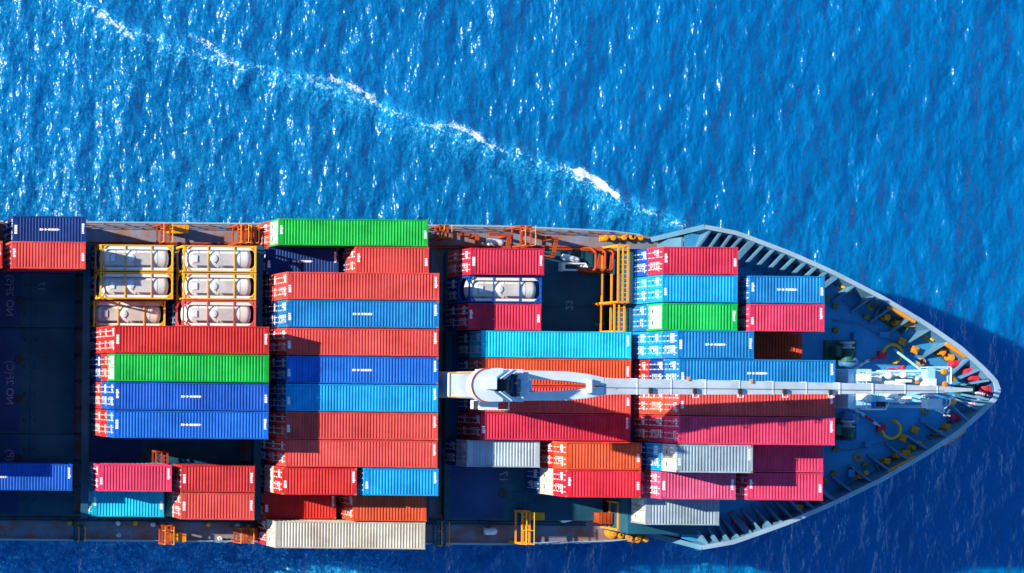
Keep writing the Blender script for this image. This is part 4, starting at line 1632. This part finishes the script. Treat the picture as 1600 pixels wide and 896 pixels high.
mb.bar(P(1484, 640, 22.5), P(1476, 650, 22.5), 0.14)
sub(mb, 'bracket', M_WHITE, fm)
for px, py, zz, r, mt in ((1389, 587, 20.0, 0.32, M_WHITE), (1412, 586, 20.0, 0.30, M_WHITE), (1432, 592, 19.6, 0.2, M_WHITE), (1410, 626, 19.7, 0.30, M_WHITE)):
    zz += FM
    q = P(px, py, zz)
    mb = MB()
    mb.tube((q.x, q.y, 18.3 + FM), (q.x, q.y, zz - 0.15), 0.07)
    mb.lathe((q.x, q.y, zz), (0, 0, 1), [(-0.28, r * 0.55), (-0.15, r), (0.05, r), (0.2, r * 0.7), (0.3, r * 0.2)], 16)
    sub(mb, 'antenna_dome', mt, fm, True)
for px, py, zz in ((1412, 597, 19.8), (1413, 615, 19.8), (1477, 581, 19.7), (1491, 592, 19.0), (1491, 628, 19.0), (1478, 601, 19.9), (1480, 611, 19.9), (1434, 596, 19.3)):
    zz += FM
    q = P(px, py, zz)
    mb = MB()
    mb.tube((q.x, q.y, 18.4 + FM), (q.x, q.y, zz - 0.1), 0.06)
    mb.lathe((q.x - .1, q.y, zz), (0.2, 0, 1), [(-0.14, 0.12), (-0.1, 0.26), (0.08, 0.26), (0.12, 0.16)], 14)
    sub(mb, 'floodlight', M_ORA, fm)
for px, py in ((1410, 575), (1433, 627), (1412, 629)):
    q = P(px, py, 17.0)
    mb = MB()
    mb.tube((q.x, q.y, Z_FC), (q.x, q.y, 17.0), 0.07)
    mb.lathe((q.x, q.y, 17.0), (0, 0, 1), [(-0.2, 0.2), (0.1, 0.24), (0.2, 0.1)], 12)
    mb.bar((q.x - .4, q.y, 16.9), (q.x + .4, q.y + .1, 16.9), 0.12)
    part(mb, 'fire_monitor', M_REDM)
# jib rest: two tall legs with a cradle under the jib
mb = MB()
for sgn in (1, -1):
    mb.tube((106.6, sgn * 0.62, Z_FC), (106.6, sgn * 0.55, 25.1), 0.2, 0.15)
mb.box(106.3, 106.9, -0.85, 0.85, 24.8, 25.25)
for sgn in (1, -1):
    mb.box(106.35, 106.85, min(sgn * 0.6, sgn * 0.85), max(sgn * 0.6, sgn * 0.85), 25.25, 26.2)
for zz in (18.5, 21.5, 24.5):
    mb.tube((106.6, -0.6, zz), (106.6, 0.6, zz), 0.09)
sub(mb, 'jib_rest', M_WHITE, fm)
# inclined stays of the foremast
for a, b_ in (((1448, 585), (1395, 545)), ((1352, 612), (1318, 622)), ((1352, 598), (1312, 592))):
    mb = MB()
    mb.tube(P(*a, 18.4 + FM), P(*b_, Z_FC + 0.05), 0.11 if a[0] > 1400 else 0.2)
    part(mb, 'mast_stay', M_MAST)

# ------------------------------------------------------------------ deck crane, jib stowed forward
CX, CZ = 70.7, 31.0
mb = MB()
mb.lathe((CX, 0, Z_DECK), (0, 0, 1), [(0, 1.55), (0.4, 1.5), (0.5, 1.22), (15.2, 1.22), (16.0, 1.5), (16.6, 1.5)], 28)
crane = part(mb, 'deck_crane', M_CRANE, label='pale grey deck crane, twin arms and long jib laid towards the bow')


def csub(mb, name, mat, smooth=False):
    return sub(mb, name, mat, crane, smooth)


def pxy(px, py, z):
    v = P(px, py, z)
    return v.x, v.y


# counterweight slab at the aft end
zt = 31.2
a = P(702, 604, zt)
b_ = P(745, 604, zt)
yc = 0.12
mb = MB()
mb.prism([(a.x, -1.02), (b_.x - .2, -1.06), (b_.x + 1.6, -1.32), (b_.x + 1.6, 1.32), (b_.x - .2, 1.06), (a.x, 1.02)], 30.75, zt)
bev(csub(mb, 'counterweight', M_CRANE), 0.08)
mb = MB()
mb.bar((a.x - .05, -1.0, zt + .02), (b_.x + .6, -1.08, zt + .02), 0.07, 0.1)
mb.bar((a.x - .05, 1.0, zt + .02), (b_.x + .6, 1.08, zt + .02), 0.07, 0.1)
mb.bar((a.x - .02, -1.0, zt + .02), (a.x - .02, 1.0, zt + .02), 0.07, 0.1)
csub(mb, 'edge_trim', M_YEL)
# rounded house
hz0, hz1 = 26.9, 33.0
hzr = 31.8
hx0 = P(737, 600, hz1).x
hx1 = P(806, 600, hz1).x
arc = [(hx0 + 1.45 - 1.45 * math.cos(t), 1.40 * math.sin(t)) for t in np.linspace(-math.pi / 2, math.pi / 2, 16)]
mb = MB()
mb.prism([(x, y) for x, y in arc] + [(hx1 - 1.0, 1.36), (hx1 - 1.0, 0.5), (hx1 - 1.7, 0.5), (hx1 - 1.7, -0.5), (hx1 - 1.0, -0.5), (hx1 - 1.0, -1.36)], hzr, hz1)
bev(csub(mb, 'crane_house', M_CRANE), 0.07)
mb = MB()
pa = [Vector((x - 0.03, y * 1.01, hz1 + 0.03)) for x, y in arc]
mb.path(pa, 0.05, 6)
csub(mb, 'roof_trim', M_RUSTY)
mb = MB()
mb.box(68.3, 71.2, -1.15, 1.15, 26.95, 31.78)
bev(csub(mb, 'slewing_column', M_CRANE), 0.1)
q = P(766, 599, hz1 + .4)
mb = MB()
mb.prism([(q.x + 0.62 * a_, q.y + 0.52 * b2) for a_, b2 in ((-0.8, 0.6), (-1, 0), (-0.8, -0.6), (-0.3, -1), (0.9, -1), (0.9, 1), (-0.3, 1))], hz1 + 0.004, hz1 + 0.5)
bev(csub(mb, 'roof_hatch', M_WHITE), 0.06)
# sheave cheeks making the V lines
for sgn in (1, -1):
    for k in range(3):
        mb = MB()
        x0 = hx1 - 1.75 + 0.32 * k
        mb.bar((x0, sgn * 0.55, hz1 + 0.15), (x0 + 1.0, sgn * 1.28, hz1 + 0.15), 0.11, 0.3)
        csub(mb, 'sheave_cheek', M_MACH if k % 2 == 0 else M_CRANE)
    mb = MB()
    mb.box(hx1 - 1.0, hx1 + 0.9, min(sgn * 0.95, sgn * 1.36), max(sgn * 0.95, sgn * 1.36), hz0 + .2, hz1 - 0.5)
    bev(csub(mb, 'side_cheek', M_CRANE), 0.06)
mb = MB()
mb.lathe((hx1 - 0.9, -0.5, hz1 - 0.6), (0, 1, 0), [(0, 0.75), (0.06, 0.75), (0.07, 0.58), (0.93, 0.58), (0.94, 0.75), (1.0, 0.75)], 22)
csub(mb, 'hoist_drum', M_BLACK)
mb = MB()
mb.box(hx1 - 0.05, hx1 + 0.85, -0.55, 0.55, hz0 + 1.0, hz1 - 0.9)
mb.box(hx1 + 0.1, hx1 + 0.5, 0.6, 0.9, hz0 + 1.0, hz1 - 0.7)
mb.box(hx1 + 0.1, hx1 + 0.7, -0.9, -0.6, hz0 + 1.0, hz1 - 0.7)
bev(csub(mb, 'winch_motor', M_MACH), 0.08)
mb = MB()
mb.tube((hx1 + 0.3, -1.3, hz1 - 0.75), (hx1 + 0.3, 1.3, hz1 - 0.75), 0.12)
mb.tube((hx1 + 0.2, 0.2, hz1 - 0.6), (hx1 + 0.2, 0.2, hz1 - 0.2), 0.1)
mb.tube((hx1 + 0.5, -0.3, hz1 - 0.6), (hx1 + 0.5, -0.3, hz1 - 0.3), 0.08)
csub(mb, 'winch_shaft', M_BLACK)
mb = MB()
mb.box(hx1 + 0.9, hx1 + 2.0, -0.48, 0.48, hz0 + 1.6, hz1 - 1.5)
mb.box(hx1 + 1.4, hx1 + 1.8, -0.1, 0.25, hz1 - 1.5, hz1 - 1.2)
bev(csub(mb, 'power_pack', M_MAST), 0.06)
# operator's platform and cab on the lower side
c0, c1 = P(749, 640, 29.5), P(779, 626, 29.5)
mb = MB()
mb.box(c0.x, c1.x, c0.y, c1.y, 27.6, 29.5)
bev(csub(mb, 'operator_cab', M_WHITE), 0.06)
mb = MB()
mb.box(c0.x - .02, c0.x + 0.35, c0.y - .02, c1.y - 0.05, 28.3, 29.2)
mb.box(c0.x + .4, c1.x - 0.3, c0.y - .02, c0.y + .1, 28.3, 29.2)
csub(mb, 'cab_window', M_BLACK)
mb = MB()
q = [(c0.x, c0.y, 30.4), (c1.x + .5, c0.y, 30.4), (c1.x + .5, c1.y, 30.4)]
mb.path(q, 0.04, 6)
for v in q + [((c0.x + c1.x) / 2, c0.y, 30.4)]:
    mb.tube(v, (v[0], v[1], 29.4), 0.035, n=6)
csub(mb, 'hand_rail', M_WHITE)


# jib: two heel arms converge into one long tapering box
def jz(x):
    return 29.2 + (x - 70.0) / (113.0 - 70.0) * (24.7 - 29.2)


def jibbox(mb, pts, depth):
    """pts: list of (x, ylow, yhigh)"""
    n = len(pts)
    vs = []
    for x, ya, yb in pts:
        z = jz(x)
        dd = depth(x)
        vs += [(x, ya, z), (x, yb, z), (x, yb, z + dd), (x, ya, z + dd)]
    fs = [(0, 1, 2, 3), (4 * n - 1, 4 * n - 2, 4 * n - 3, 4 * n - 4)]
    for i in range(n - 1):
        o = 4 * i
        for k in range(4):
            fs.append((o + k, o + (k + 1) % 4, o + 4 + (k + 1) % 4, o + 4 + k))
    mb.add(vs, fs)


dep = lambda x: float(np.interp(x, [70, 77, 90, 103, 112], [0.9, 1.3, 1.2, 0.9, 0.5]))
mb = MB()
jibbox(mb, [(78.6, -0.73, 0.73), (79.5, -0.68, 0.68), (90, -0.60, 0.60), (98, -0.5, 0.5), (105, -0.42, 0.42), (109.5, -0.28, 0.28), (112.8, -0.12, 0.12)], dep)
for x in np.arange(81.5, 110, 3.1):       # bolted flanges between the jib sections
    e = float(np.interp(x, [79.5, 90, 98, 105, 109.5], [0.68, 0.60, 0.5, 0.42, 0.28])) + 0.03
    mb.box(x - 0.05, x + 0.05, -e, e, jz(x) + 0.05, jz(x) + dep(x) + 0.03)
jib = csub(mb, 'jib', M_CRANE)
mb = MB()
jibbox(mb, [(71.0, 0.62, 1.28), (75.2, 0.42, 1.24), (77.2, 0.18, 1.02), (78.58, 0.02, 0.74)], dep)
bev(csub(mb, 'jib_arm', M_CRANE), 0.05)
mb = MB()
jibbox(mb, [(71.0, -1.28, -0.62), (75.2, -1.24, -0.42), (77.2, -1.02, -0.18), (78.58, -0.74, -0.02)], dep)
bev(csub(mb, 'jib_arm', M_CRANE), 0.05)
mb = MB()
mb.box(76.9, 77.35, -0.62, 0.62, jz(77) + 1.32, jz(77) + 1.6)
mb.tube((77.1, -0.55, jz(77) + 1.75), (77.1, 0.55, jz(77) + 1.75), 0.16)
csub(mb, 'sheave_block', M_CRANE)
mb = MB()       # walkway-cable line along the jib
xs_ = [78.7, 84, 90, 95, 100, 105, 110]
mb.path([(x, -0.12, jz(x) + dep(x) + 0.03) for x in xs_], 0.022, 6)
csub(mb, 'hoist_wire', M_BLACK)
for px in (1007, 1080, 1155, 1230, 1308):
    x = P(px, 604, 28.2).x
    z = jz(x) + dep(x)
    y = -0.30
    mb = MB()
    mb.box(x - 0.13, x + 0.13, y - 0.28, y + 0.22, z + 0.02, z + 0.22)
    lb_ = csub(mb, 'jib_lamp', M_BLACK)
    mb = MB()
    e = float(np.interp(x, [79, 104], [0.68, 0.42]))
    mb.path([(x - .1, -e + .05, z + .05), (x - .1, -e - .28, z + .0), (x + .35, -e - .28, z + .0), (x + .35, -e + .05, z + .05)], 0.04, 6)
    csub(mb, 'lamp_bracket', M_WHITE)
for px, py in ((1077, 592), (1183, 596)):
    q = P(px, py, 29)
    mb = MB()
    mb.box(q.x - .08, q.x + .08, q.y - .16, q.y + .16, jz(q.x) + dep(q.x) + .003, jz(q.x) + dep(q.x) + .12)
    csub(mb, 'wire_guide', M_ORA)

# grey deck plates, ladders and pipes along the open side decks
for sgn in (1, -1):
    mb = MB()
    for yy in (12.95, 13.2):
        mb.path([(14, sgn * yy, Z_DECK + 0.35), (86, sgn * yy, Z_DECK + 0.35)], 0.09, 8)
    for xx in np.arange(16, 86, 4.0):
        mb.box(xx - .06, xx + .06, sgn * 13.05 - .25, sgn * 13.05 + .25, Z_DECK, Z_DECK + .28)
    part(mb, 'deck_pipe', M_RUSTY if sgn > 0 else M_HATCH)
    mb = MB()
    pts = [(x, sgn * (deck_half(x) - 0.12)) for x in np.arange(14, 92, 2.0)]
    for zz in (0.45, 0.8, 1.1):
        mb.path([(x, y, Z_DECK + zz) for x, y in pts if not 53 < x < 69.5], 0.03, 5)
    for x, y in pts:
        mb.tube((x, y, Z_DECK), (x, y, Z_DECK + 1.1), 0.035, n=5)
    part(mb, 'guard_rail', M_RAIL)
print('containers', CN[0], 'objects', len(bpy.data.objects))
